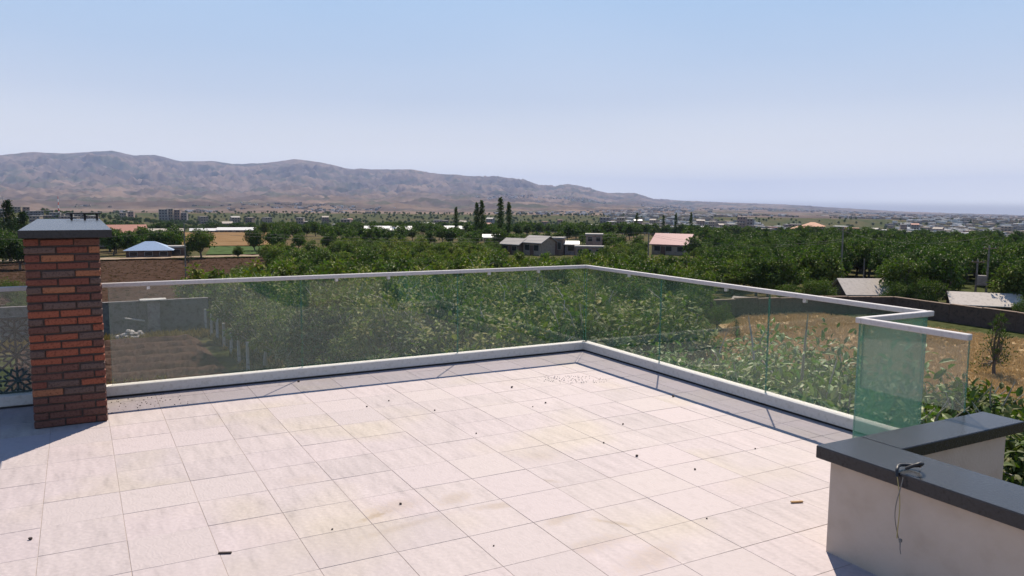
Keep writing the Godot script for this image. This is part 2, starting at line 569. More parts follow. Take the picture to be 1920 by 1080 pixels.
func make_land() -> void:
	hn.seed = 12
	hn.frequency = 0.00075
	hn.fractal_octaves = 6
	hn.fractal_gain = 0.58
	hn2.seed = 99
	hn2.frequency = 0.0007
	hn2.fractal_octaves = 4
	rise.min_value = 0.0
	rise.max_value = 1.0
	for k in [[0.0, 0.0], [0.15, 0.0], [0.3, 0.1], [0.5, 0.24], [0.7, 0.42], [0.8, 0.58], [0.92, 0.86], [1.0, 1.0]]:
		rise.add_point(Vector2(k[0], k[1]), 0, 0, Curve.TANGENT_LINEAR, Curve.TANGENT_LINEAR)
	rise.bake_resolution = 400
	rise.bake()
	var gn := FastNoiseLite.new()
	gn.seed = 4
	gn.frequency = 0.02
	gn.fractal_octaves = 4
	# ground: one sheet all round, finer in front
	var bs := PackedFloat32Array()
	var b := -180.0
	while b < 180.01:
		bs.append(b)
		b += 0.5 if b >= -15.0 and b < 75.0 else 5.0
	var ds := PackedFloat32Array([0.5, 3.0])
	var d := 6.0
	while d < 2300.0:
		ds.append(d)
		d *= 1.055
	ds.append(2300.0)
	ds.append(15000.0)
	var gm := polar_mesh(bs, ds, func(_b, dd, _i, p): return gy(p.x, p.z) - (0.0 if dd < 2290.0 else 14.0),
		func(p, dd):
			var k := gn.get_noise_2d(p.x, p.z) + 0.5 * gn.get_noise_2d(p.x * 6.0, p.z * 6.0)
			var dry := Color(0.16, 0.11, 0.065)
			var green := Color(0.055, 0.07, 0.025)
			var t := clampf(0.35 + k * 1.3, 0.0, 1.0)
			if p.x > 7.0 and dd < 165.0 or dd > 380.0 and dd < 1400.0: t *= 0.4  # darker under the orchard to stand in for tree shade; far band just greener
			return green.lerp(dry, t))
	structure("ground", gm, M.ground)
	# hills and mountains
	bs = PackedFloat32Array()
	b = -24.0
	while b < 84.0:
		bs.append(b)
		b += 0.1 if b >= -6.0 and b < 64.0 else 0.5
	var ers := PackedFloat32Array()
	for x in bs:
		ers.append(ridge(x))
	var hc := FastNoiseLite.new()
	hc.seed = 21
	hc.frequency = 0.0016
	hc.fractal_octaves = 5
	var tint := func(p, dd):
		var k := hc.get_noise_2d(p.x, p.z)
		var k2 := hc.get_noise_2d(p.x * 4.0 + 500.0, p.z * 4.0)
		var k3 := hc.get_noise_2d(p.x * 1.4 - 900.0, p.z * 2.0)
		var k4 := hc.get_noise_2d(p.x * 0.5 + 3000.0, p.z * 0.5 - 800.0)
		var base := Color(0.17, 0.123, 0.094).lerp(Color(0.08, 0.063, 0.056), clampf(0.45 + k4 * 1.5 + k2 * 0.9, 0.0, 1.0))
		base = base * (1.0 + 0.3 * k)
		if dd > 1900.0 and k3 > 0.14:
			base = base.lerp(Color(0.05, 0.06, 0.04), clampf((k3 - 0.14) * 5.0, 0.0, 0.7))
		return base
	ds = PackedFloat32Array()
	d = 1500.0
	while d < 7600.0:
		ds.append(d)
		d += 55.0 if d > 3000.0 else 40.0
	ds.append(7600.0)
	structure("foothills", polar_mesh(bs, ds, func(bb, dd, i, _p): return hill_y(bb, dd, ers[i]), tint), M.hills)
	ds = PackedFloat32Array()
	d = 7600.0
	while d < 11000.0:
		ds.append(d)
		d += 50.0 if d < 10050.0 else 300.0
	structure("mountain_range", polar_mesh(bs, ds, func(bb, dd, i, _p): return hill_y(bb, dd, ers[i]), tint), M.hills)

func make_fields() -> void:
	# ploughed plot in the neighbouring garden, ridge by ridge
	var st := Geo.new()
	var f := FastNoiseLite.new()
	f.seed = 6
	f.frequency = 0.8
	var nx := 70
	var nz := 130
	var pts := []
	for i in nx + 1:
		var row := []
		for j in nz + 1:
			var x := lerpf(-3.0, 6.1, float(i) / nx)
			var z := lerpf(-33.0, -50.6, float(j) / nz)
			var fade := clampf(minf(minf(i, nx - i) / 5.0, minf(j, nz - j) / 5.0), 0.0, 1.0)
			var y := gy(x, z) + 0.03 + fade * (0.12 + 0.24 * sin(z * TAU / 2.1 + 0.35 * f.get_noise_2d(x * 0.5, z * 0.2) * 4.0) + 0.07 * f.get_noise_2d(x * 2.0, z * 2.0))
			row.append(Vector3(x, y, z))
		pts.append(row)
	for i in nx:
		for j in nz:
			st.quad(pts[i][j], pts[i + 1][j], pts[i + 1][j + 1], pts[i][j + 1], Vector3.UP)
	structure("ploughed_plot", st, M.soil)
	structure("brown_field", sheet(Vector2(-34, -56), Vector2(12.063, -64.888), Vector2(26.701, -128.250), Vector2(-50, -132), 50, 50, 0.12, 0.08), M.far_soil)
	structure("dirt_track", sheet(Vector2(-50, -133), Vector2(28.103, -128.974), Vector2(29.061, -133.370), Vector2(-50, -138), 60, 2, 0.32, 0.1), M.track)
	structure("green_crop_field", sheet(Vector2(18.429, -137.773), Vector2(27.912, -136.169), Vector2(33.735, -164.578), Vector2(23.253, -166.383), 20, 10, 0.3, 0.1), M.crop)
	structure("wheat_field", sheet(Vector2(-2.181, -171.986), Vector2(35.164, -166.323), Vector2(60.465, -277.489), Vector2(0.791, -283.999), 40, 40, 0.35, 0.05), M.wheat)
	structure("dry_yard", sheet(Vector2(23, -28), Vector2(40, -4), Vector2(54.6, -8), Vector2(50, -48), 40, 40, 0.06, 0.06, 1.5), M.dry_grass)

const ORD := ["first", "second", "third", "fourth", "fifth", "sixth", "seventh", "eighth", "ninth", "tenth", "eleventh", "twelfth", "thirteenth", "fourteenth", "fifteenth", "sixteenth", "seventeenth", "eighteenth", "nineteenth"]
const TENS := ["", "", "twent", "thirt", "fort", "fift", "sixt", "sevent", "eight", "ninet"]

func ordinal(i: int) -> String:
	if i < 19: return ORD[i]
	var k := i + 1
	return TENS[k / 10] + ("ieth" if k % 10 == 0 else "y " + ORD[k % 10 - 1])

func bearing(p: Vector2) -> float:
	return atan2(p.x, -p.y)

# labels by depth band and place from the left within it
func name_rows(list: Array, near: float, step: float, words: String) -> void:
	var bands := {}
	for o in list:
		var k := int((Vector2(o.position.x, o.position.z).length() - near) / step)
		if not bands.has(k): bands[k] = []
		bands[k].append(o)
	var keys := bands.keys()
	keys.sort()
	var n := 0
	for k in keys:
		var row: Array = bands[k]
		row.sort_custom(func(a, c): return bearing(Vector2(a.position.x, a.position.z)) < bearing(Vector2(c.position.x, c.position.z)))
		for i in row.size():
			row[i].set_meta("label", words % [ordinal(i), ordinal(n)])
		n += 1

# ---------------------------------------------------------------- plants
func ball(r: RandomNumberGenerator) -> Vector3:
	while true:
		var p := Vector3(r.randf_range(-1, 1), r.randf_range(-1, 1), r.randf_range(-1, 1))
		if p.length_squared() <= 1.0 and p.length_squared() > 0.0001:
			return p
	return Vector3.ZERO

# a crown of clumps of leaves on limbs; returns an unplaced tree with trunk and crown
func make_tree(seed_: int, h: float, cr: float, crown_h: float, clumps: int, leaves: int, ll: float, lw: float, tones: Array, bark: Material, leafmat: Material, shape := "round", limbs := 9) -> Node3D:
	var r := RandomNumberGenerator.new()
	r.seed = seed_
	var g := Geo.new()
	var t := Geo.new()
	var cc := Vector3(0, h - crown_h * 0.5, 0)
	var fork := Vector3(r.randf_range(-0.1, 0.1) * cr, h - crown_h * 0.86, r.randf_range(-0.1, 0.1) * cr)
	var tr := 0.028 * h
	t.tube([Vector3(0, -0.3, 0), Vector3(r.randf_range(-0.05, 0.05), fork.y * 0.5, r.randf_range(-0.05, 0.05)), fork], [tr * 1.3, tr, tr * 0.85], 7)
	for k in clumps:
		var q := ball(r)
		var at := Vector3.ZERO
		var cs := 0.0
		if shape == "column":
			var y := (k + r.randf()) / clumps
			var w := sin(clampf(y * 0.92 + 0.08, 0.0, 1.0) * PI) * 0.75 + 0.12
			at = Vector3(q.x * w * cr * 0.7, h - crown_h + y * crown_h * 0.96, q.z * w * cr * 0.7)
			cs = cr * 0.42 * (0.4 + w)
		elif shape == "cone":
			var y := (k + r.randf()) / clumps
			var w := (1.0 - y) * 0.95 + 0.08
			var a := r.randf() * TAU
			at = Vector3(cos(a) * w * cr * 0.72, h - crown_h + y * crown_h, sin(a) * w * cr * 0.72)
			cs = cr * (0.2 + 0.25 * w)
		else:
			q = q.normalized() * pow(r.randf(), 0.4)
			if q.y < -0.45: q.y *= 0.5
			at = cc + Vector3(q.x * cr, q.y * crown_h * 0.5, q.z * cr) * 0.8
			cs = cr * r.randf_range(0.2, 0.36)
		if k < limbs:
			var m := fork.lerp(at, 0.5) + Vector3(r.randf_range(-0.1, 0.1) * cr, -0.08 * cr, r.randf_range(-0.1, 0.1) * cr)
			t.tube([fork, m, at], [tr * 0.55, tr * 0.32, tr * 0.12], 5, false)
			for z in 3:
				var e := at + ball(r).normalized() * cs * 1.25
				t.tube([m.lerp(at, 0.7), at.lerp(e, 0.5) + ball(r) * cs * 0.15, e], [tr * 0.16, tr * 0.11, tr * 0.05], 4, false)
		var tone: Color = tones[r.randi() % tones.size()]
		for i in leaves:
			var o := ball(r)
			o = o.normalized() * pow(r.randf(), 0.45)
			var p := at + o * Vector3(cs, cs * 0.78, cs)
			var dir := (o * 0.8 + ball(r) * 0.9 + Vector3(0, -0.25 if shape == "round" else 0.5, 0)).normalized()
			var nrm := (Vector3(0, 1, 0) + o * 0.7 + ball(r) * 0.9).normalized()
			var s := r.randf_range(0.7, 1.25)
			var cl := tone * r.randf_range(0.7, 1.3)
			cl.r *= r.randf_range(0.85, 1.25)
			cl.a = 1.0
			g.col = cl
			if ll < 0.26 and leaves > 100:
				g.curved_leaf(p, dir, nrm, ll * s, lw * s)
			else:
				g.leaf(p, dir, nrm, ll * s, lw * s)
	var o := Node3D.new()
	part("trunk", t, bark, o)
	part("crown", g, leafmat, o)
	return o

func plant(proto: Node3D, called: String, label: String, category: String, at: Vector3, scale := 1.0, group := "") -> Node3D:
	var o: Node3D = proto.duplicate()
	o.name = numbered(called)
	add_child(o)
	o.position = at
	o.rotation.y = rng.randf() * TAU
	o.scale = Vector3(scale * rng.randf_range(0.93, 1.07), scale, scale * rng.randf_range(0.93, 1.07))
	tag(o, label, category, group)
	return o

func stuff_of(called: String, proto: Node3D, places: Array) -> void:
	# the trees past the number that stand as things of their own
	for child in proto.get_children():
		var mm := MultiMesh.new()
		mm.transform_format = MultiMesh.TRANSFORM_3D
		mm.mesh = child.mesh
		mm.instance_count = places.size()
		for i in places.size():
			mm.set_instance_transform(i, places[i])
		var o := MultiMeshInstance3D.new()
		o.multimesh = mm
		o.material_override = child.material_override
		o.name = numbered(called)
		add_child(o)
		tag(o, "", "", "", "stuff")

var protos := {}

func make_protos() -> void:
	var fruit := [Color(0.139, 0.169, 0.037), Color(0.105, 0.138, 0.030), Color(0.178, 0.198, 0.045), Color(0.076, 0.105, 0.027)]
	var dark := [Color(0.053, 0.082, 0.022), Color(0.066, 0.101, 0.027), Color(0.080, 0.116, 0.027)]
	var mid := [Color(0.099, 0.132, 0.030), Color(0.125, 0.156, 0.037), Color(0.073, 0.103, 0.027)]
	var pale := [Color(0.180, 0.241, 0.076), Color(0.135, 0.191, 0.054), Color(0.234, 0.291, 0.116), Color(0.099, 0.150, 0.040)]
	protos.orchard = []
	var gold := [Color(0.198, 0.205, 0.045), Color(0.159, 0.175, 0.039), Color(0.125, 0.146, 0.032)]
	var olive := [Color(0.099, 0.125, 0.039), Color(0.119, 0.146, 0.045), Color(0.073, 0.097, 0.031)]
	for i in 6:
		protos.orchard.append(make_tree(200 + i, 3.6, 1.95, 3.2, 24, 58, 0.31, 0.18, [fruit, gold, olive][i % 3], M.bark, M.leaf))
	protos.close = []
	for i in 3:
		protos.close.append(make_tree(220 + i, 4.4, 2.3, 3.9, 40, 120, 0.2, 0.1, [fruit, gold, olive][i], M.pale_bark, M.leaf, "round", 26))
	protos.grove = []
	for i in 4:
		protos.grove.append(make_tree(240 + i, 6.2, 2.9, 6.0, 56, 62, 0.34, 0.2, mid if i % 2 else dark, M.bark, M.leaf))
	protos.far = []
	for i in 3:
		protos.far.append(make_tree(260 + i, 5.5, 2.6, 5.2, 28, 30, 0.6, 0.38, dark if i % 2 else mid, M.bark, M.leaf))
	protos.walnut = []
	for i in 3:
		protos.walnut.append(make_tree(280 + i, 5.9, 2.6, 4.4, 62, 110, 0.21, 0.08, pale, M.pale_bark, M.leaf_gloss, "round", 20))
	protos.shrub = []
	for i in 2:
		protos.shrub.append(make_tree(300 + i, 2.6, 1.6, 2.5, 34, 90, 0.13, 0.075, mid, M.bark, M.leaf, "round", 12))
	protos.poplar = []
	for i in 3:
		protos.poplar.append(make_tree(320 + i, 11.0, 1.25, 10.2, 40, 34, 0.42, 0.26, dark, M.bark, M.leaf, "column", 8))
	protos.cone = []
	for i in 2:
		protos.cone.append(make_tree(340 + i, 8.0, 1.9, 7.4, 46, 44, 0.36, 0.13, [Color(0.029, 0.047, 0.021), Color(0.039, 0.060, 0.027)], M.bark, M.leaf, "cone", 10))
	protos.sparse = [make_tree(360, 3.0, 1.05, 2.6, 26, 26, 0.16, 0.06, dark, M.bark, M.leaf, "cone", 26)]

func make_plants() -> void:
	# orchard: rows of low fruit trees beyond the white posts
	var spots := []
	var z := -21.0
	while z > -150.0:
		var x := 8.6
		while x < 108.0:
			var p := Vector2(x + rng.randf_range(-0.7, 0.7), z + rng.randf_range(-0.7, 0.7))
			x += 3.9
			var dist := p.length()
			var b := rad_to_deg(atan2(p.x, -p.y))
			if dist < 23.0 or dist > 150.0 or b > 47.5 or b < 4.0:
				continue
			if b > 33.0 and dist < 58.0 and p.x > 26.0 and dist > 34.0 and b > 39.0:
				continue   # the dry yard
			if b < 12.5 - (dist - 62.0) * 0.02 and dist > 62.0:
				continue   # the brown field
			if dist > 98.0 and b > 28.0 and b < 42.0 and (b < 35.5 or b > 38.3):
				continue
			if absf(b - 45.7) < 1.6 and dist < 74.0:
				continue
			if dist > 150.0 - 20.0 and b < 16.0:
				continue
			spots.append(p)
		z -= 3.9
	spots.sort_custom(func(a, c): return a.length() < c.length())
	var extra := {}
	var placed := []
	for i in spots.size():
		var p: Vector2 = spots[i]
		var dist := p.length()
		var list: Array = protos.close if dist < 46.0 else protos.orchard
		var k := rng.randi() % list.size()
		var s := rng.randf_range(0.74, 1.2) * (1.0 if dist < 80.0 else (0.88 if dist < 95.0 else 0.74))
		if i < 290:
			placed.append(plant(list[k], "fruit_tree", "round green fruit tree of the orchard", "tree", on(p), s, "fruit trees of the orchard"))
		else:
			if not extra.has(k): extra[k] = []
			extra[k].append(Transform3D(Basis(Vector3.UP, rng.randf() * TAU).scaled(Vector3(s, s, s)), on(p)))
	for k in extra:
		stuff_of("distant_orchard", protos.orchard[k], extra[k])
	name_rows(placed, 23.0, 5.0, "round fruit tree, %s from the left in the %s orchard row beyond the glass")
	placed = []
	# dense grove behind the yard wall
	for i in 190:
		var b := rng.randf_range(43.5, 66.0)
		var dist := rng.randf_range(76.0, 150.0)
		if i < 34:
			b = 44.0 + i * 0.66
			dist = rng.randf_range(74.0, 84.0) if b > 49.0 else rng.randf_range(84.0, 96.0)
		var p := Vector2(dist * sin(deg_to_rad(b)), -dist * cos(deg_to_rad(b)))
		var off := 1488.0 * tan(deg_to_rad(b - 28.842)) + 960.0
		if off > 1540.0 and off < 1690.0 and dist < 92.0 or off > 1775.0 and off < 1925.0 and dist < 92.0:
			continue
		var s := rng.randf_range(0.8, 1.05) * (0.74 if b < 49.0 else 0.87)
		placed.append(plant(protos.grove[i % 4], "grove_tree", "dense green tree of the grove", "tree", on(p), s, "trees of the grove behind the yard wall"))
	name_rows(placed, 74.0, 13.0, "dense grove tree behind the yard wall, %s from the left in its %s row")
	placed = []
	# belts between the houses
	for z4 in [[480, 960, 150, 300, 120, 0.7], [960, 1240, 152, 190, 24, 0.62], [1060, 1230, 205, 330, 40, 0.8], [1290, 1500, 130, 260, 50, 0.7], [1480, 1920, 155, 300, 50, 0.78], [200, 330, 146, 172, 22, 0.75], [960, 1100, 200, 380, 24, 0.8]]:
		for i in int(z4[4]):
			var b: float = 28.842 + rad_to_deg(atan((rng.randf_range(z4[0], z4[1]) - 960.0) / 1488.0))
			var dist := rng.randf_range(z4[2], z4[3])
			var p := Vector2(dist * sin(deg_to_rad(b)), -dist * cos(deg_to_rad(b)))
			placed.append(plant(protos.far[rng.randi() % 3], "roadside_tree", "dark green tree", "tree", on(p), rng.randf_range(0.75, 1.15) * z4[5], "trees in the belt below the far houses"))
	name_rows(placed, 130.0, 20.0, "dark belt tree below the houses, %s from left in the %s row")
	var places := []
	for i in 4200:
		var b := rng.randf_range(-6.0, 66.0)
		var dist := 330.0 + 1170.0 * pow(rng.randf(), 1.35)
		if b < 17.0 and dist < 360.0: continue
		if b > 38.0 and dist > 520.0 and i % 4 > 0: continue
		var p := Vector2(dist * sin(deg_to_rad(b)), -dist * cos(deg_to_rad(b)))
		var s := rng.randf_range(0.45, 0.9)
		places.append(Transform3D(Basis(Vector3.UP, rng.randf() * TAU).scaled(Vector3(s, s, s)), on(p)))
	stuff_of("far_trees", protos.far[1], places)
	# poplars
	var names := ["leftmost", "second", "third", "fourth", "fifth", "sixth", "seventh", "eighth", "ninth", "tenth", "eleventh", "twelfth", "last"]
	var n := 0
	for q in [[855, 235, 0.8], [893, 205, 0.9], [903, 205, 0.95], [938, 200, 1.02], [953, 215, 0.92], [1194, 300, 0.75], [1244, 330, 0.72], [1268, 330, 0.8], [1296, 300, 0.78]]:
		var b: float = 28.842 + rad_to_deg(atan((q[0] - 960.0) / 1488.0))
		var p := Vector2(q[1] * sin(deg_to_rad(b)), -q[1] * cos(deg_to_rad(b)))
		plant(protos.poplar[n % 3], "poplar_tree", "slender dark poplar rising above the orchard, %s from the left" % names[n], "tree", on(p), q[2], "poplars above the orchard")
		n += 1
	# left side
	plant(protos.cone[0], "conifer_tree", "tall dark conifer at the left edge behind the brick pillar", "tree", on(Vector2(-8.346, -131.736)), 1.08)
	plant(protos.cone[1], "conifer_tree", "shorter dark conifer just right of the tall one, partly behind the pillar", "tree", on(Vector2(-6.420, -127.839)), 0.9)
	plant(protos.grove[0], "broad_tree", "dark bushy tree at the far left edge in front of the conifers", "tree", on(Vector2(-8.921, -117.662)), 0.95)
	plant(protos.grove[2], "broad_tree", "dark bushy tree beside the left of the pillar cap", "tree", on(Vector2(-6.383, -115.824)), 0.85)
	plant(protos.grove[1], "field_tree", "large dark round tree standing alone by the green field", "tree", on(Vector2(16.684, -129.933)), 0.92)
	plant(protos.cone[0], "field_tree", "small dark conical tree at the foot of the wooden pole", "tree", on(Vector2(13.848, -121.212)), 0.36)
	plant(protos.grove[3], "field_tree", "small dark bush tree on the edge of the green crop field", "tree", on(Vector2(22.068, -129.128)), 0.35)
	plant(protos.grove[0], "field_tree", "dark leaning tree at the left end of the orchard beside the wheat field", "tree", on(Vector2(28.135, -147.338)), 0.75)
	n = 0
	for q in [[385, 74, 0.75], [412, 72, 0.85], [440, 76, 1.0], [462, 80, 1.05], [430, 69, 0.7], [395, 68, 0.55]]:
		var b: float = 28.842 + rad_to_deg(atan((q[0] - 960.0) / 1488.0))
		var p := Vector2(q[1] * sin(deg_to_rad(b)), -q[1] * cos(deg_to_rad(b)))
		plant(protos.shrub[n % 2], "hedge_bush", "bright hedge bush at the left end of the orchard, %s" % ["lowest and leftmost", "second from the left", "fourth from the left and tall", "rightmost", "third from the left", "small one behind"][n], "bush", on(p), q[2], "bushes at the left end of the orchard")
		n += 1
	n = 0
	for q in [[8, 74, 0.9], [35, 70, 0.75], [58, 78, 0.6], [20, 66, 0.6]]:
		var b: float = 28.842 + rad_to_deg(atan((q[0] - 960.0) / 1488.0))
		var p := Vector2(q[1] * sin(deg_to_rad(b)), -q[1] * cos(deg_to_rad(b)))
		plant(protos.shrub[n % 2], "field_bush", "green bush left of the pillar, %s" % ["left of the middle pair", "right of the middle pair", "rightmost and farthest", "nearest and between the others"][n], "bush", on(p), q[2], "bushes left of the pillar")
		n += 1
	# scrub along the far side of the yard wall
	for i in 15:
		var b := 48.6 + i * 1.05 + rng.randf_range(-0.3, 0.3)
		var dist := rng.randf_range(71.5, 74.5) - absf(i - 6.0) * 0.25
		if absf(b - 52.7) < 1.3 or absf(b - 59.9) < 2.0: continue
		var p := Vector2(dist * sin(deg_to_rad(b)), -dist * cos(deg_to_rad(b)))
		plant(protos.shrub[i % 2], "scrub_bush", "green scrub bush behind the yard wall, %s from the left" % ordinal(i), "bush", on(p), rng.randf_range(0.75, 1.15), "scrub bushes behind the yard wall")
	# yard
	plant(protos.shrub[0], "yard_bush", "rounded dark green bush at the left end of the dry yard, larger of two", "bush", on(Vector2(37.170, -41.885)), 0.95)
	plant(protos.shrub[1], "yard_bush", "small upright green bush standing alone on the dry yard", "bush", on(Vector2(37.235, -39.109)), 0.78)
	plant(protos.sparse[0], "young_tree", "thin young tree with sparse leaves on the dry yard at the right edge", "tree", on(Vector2(39.280, -21.957)), 1.0)
	plant(protos.sparse[0], "young_tree", "tiny sapling on the dry grass beside the upright bush", "tree", on(Vector2(35.330, -35.381)), 0.42)
	n = 0
	for q in [[640, 33, 1.12], [740, 29, 1.15], [840, 26, 1.18], [935, 24, 1.22], [1030, 21, 1.26], [1105, 19, 1.24], [1175, 23, 1.28], [1245, 26, 1.15], [980, 29, 1.2]]:
		plant(protos.close[n % 3], "tall_fruit_tree", "tall leafy fruit tree close behind the glass corner, %s" % ["leftmost", "second from the left", "third from the left", "fourth from the left", "just left of the corner", "right at the corner", "right of the corner", "rightmost", "behind the fourth"][n], "tree", on(Vector2(q[1] * sin(deg_to_rad(28.842) + atan((q[0] - 960.0) / 1488.0)), -q[1] * cos(deg_to_rad(28.842) + atan((q[0] - 960.0) / 1488.0)))), q[2], "tall fruit trees close behind the glass")
		n += 1
	# big leaves close behind the right glass
	for q in [[1180, 21, 0.76, "leafy walnut tree behind the middle of the right glass, farthest of its kind"], [1290, 17, 0.86, "leafy walnut tree behind the centre panes of the right glass"], [1420, 14.5, 0.95, "pale leafy walnut tree standing just behind the right glass joint"], [1560, 14, 1.03, "pale leafy walnut tree behind the last long pane of the right glass"], [1490, 18.5, 0.93, "tall pale walnut tree a step behind the front ones"], [1340, 10.3, 0.93, "walnut tree close below the channel, left of the glass joint"], [1460, 9.8, 0.95, "walnut tree close below the channel, right of the glass joint"], [1590, 9.6, 0.95, "walnut tree close below the right end of the channel"]]:
		plant(protos.walnut[int(q[1]) % 3], "walnut_tree", q[3], "tree", on(Vector2(q[1] * sin(deg_to_rad(28.842) + atan((q[0] - 960.0) / 1488.0)), -q[1] * cos(deg_to_rad(28.842) + atan((q[0] - 960.0) / 1488.0)))), q[2])
	n = 0
	for q in [[1700, 17, 0.92], [1790, 16, 1.02], [1850, 17, 1.04], [1905, 14, 1.04], [1960, 15, 1.1], [1905, 10.5, 0.92], [1960, 9, 0.95], [1770, 21, 0.85], [1850, 21, 0.92], [1830, 19, 0.96], [1885, 19, 0.98], [1870, 15, 1.03], [1935, 18, 1.03]]:
		plant(protos.close[2], "terrace_bush", "dark green bush below the right end of the terrace, %s of the group" % ordinal(n), "bush", on(Vector2(q[1] * sin(deg_to_rad(28.842) + atan((q[0] - 960.0) / 1488.0)), -q[1] * cos(deg_to_rad(28.842) + atan((q[0] - 960.0) / 1488.0)))), q[2], "bushes below the right end of the terrace")
		n += 1
	make_grass()

func make_grass() -> void:
	var g := Geo.new()
	var r := RandomNumberGenerator.new()
	r.seed = 5
	for i in 16:
		var a := r.randf() * TAU
		var p := Vector3(cos(a), 0, sin(a)) * r.randf() * 0.12
		var d := (Vector3(0, 1, 0) + ball(r) * 0.6).normalized()
		g.col = Color(0.54, 0.425, 0.25) * r.randf_range(0.7, 1.2)
		g.leaf(p, d, ball(r).normalized(), r.randf_range(0.1, 0.22), 0.02)
	var mm := MultiMesh.new()
	mm.transform_format = MultiMesh.TRANSFORM_3D
	mm.mesh = g.mesh()
	mm.instance_count = 22000
	for i in 22000:
		var u := r.randf()
		var w := r.randf()
		var p := Vector2(23, -28).lerp(Vector2(40, -4), u).lerp(Vector2(50, -48).lerp(Vector2(54.6, -8), u), w)
		var s := r.randf_range(0.5, 1.3)
		mm.set_instance_transform(i, Transform3D(Basis(Vector3.UP, r.randf() * TAU).scaled(Vector3(s, s, s)), on(p, 0.04)))
	var o := MultiMeshInstance3D.new()
	o.multimesh = mm
	o.material_override = M.straw
	o.name = "dry_grass"
	add_child(o)
	tag(o, "dry yellow grass on the yard below the terrace", "grass", "", "stuff")
	var sg := Geo.new()
	for i in 10:
		var a := r.randf() * TAU
		sg.col = Color(0.16, 0.11, 0.065).lerp(Color(0.07, 0.08, 0.03), r.randf()) * r.randf_range(0.6, 1.2)
		sg.leaf(Vector3(cos(a), 0, sin(a)) * r.randf() * 0.3, (Vector3(0, 0.8, 0) + ball(r)).normalized(), ball(r).normalized(), r.randf_range(0.15, 0.4), 0.06)
	var m3 := MultiMesh.new()
	m3.transform_format = MultiMesh.TRANSFORM_3D
	m3.mesh = sg.mesh()
	m3.instance_count = 6000
	for i in 6000:
		var p := Vector2(r.randf_range(-50, 30), r.randf_range(-58, -131))
		p.y = snappedf(p.y, 1.4) + r.randf_range(-0.3, 0.3)
		if p.x > 8.0 - (p.y + 58.0) * 0.24: p.x -= 30.0
		var s := r.randf_range(0.2, 0.6)
		m3.set_instance_transform(i, Transform3D(Basis(Vector3.UP, r.randf() * TAU).scaled(Vector3(s, s, s)), on(p, 0.12)))
	o = MultiMeshInstance3D.new()
	o.multimesh = m3
	o.material_override = M.straw
	o.name = "field_stubble"
	add_child(o)
	tag(o, "dry stubble and weeds in rows on the brown field", "stubble", "", "stuff")
	# weeds at the edge of the ploughed plot and under the trees
	var w := Geo.new()
	for i in 14:
		var a := r.randf() * TAU
		var p := Vector3(cos(a), 0, sin(a)) * r.randf() * 0.2
		w.col = Color(0.1, 0.11, 0.035).lerp(Color(0.3, 0.24, 0.1), r.randf()) * r.randf_range(0.6, 1.2)
		w.leaf(p, (Vector3(0, 1, 0) + ball(r) * 0.8).normalized(), ball(r).normalized(), r.randf_range(0.15, 0.4), 0.05)
	var m2 := MultiMesh.new()
	m2.transform_format = MultiMesh.TRANSFORM_3D
	m2.mesh = w.mesh()
	m2.instance_count = 9000
	for i in 9000:
		var p := Vector2(r.randf_range(6.6, 45), r.randf_range(-60, -8))
		if i % 6 == 0:
			p = Vector2(r.randf_range(-6, 7), r.randf_range(-52.5, -50.3)) if i % 12 == 0 else Vector2(r.randf_range(-4, 3.5), r.randf_range(-38, -30))
		var s := r.randf_range(0.5, 1.5) if p.x < 22.0 + (-28.0 - p.y) * 0.816 else 0.25
		m2.set_instance_transform(i, Transform3D(Basis(Vector3.UP, r.randf() * TAU).scaled(Vector3(s, s, s)), on(p, 0.02)))
	o = MultiMeshInstance3D.new()
	o.multimesh = m2
	o.material_override = M.straw
	o.name = "weeds"
	add_child(o)
	tag(o, "low green and straw coloured weeds under the orchard trees", "weeds", "", "stuff")

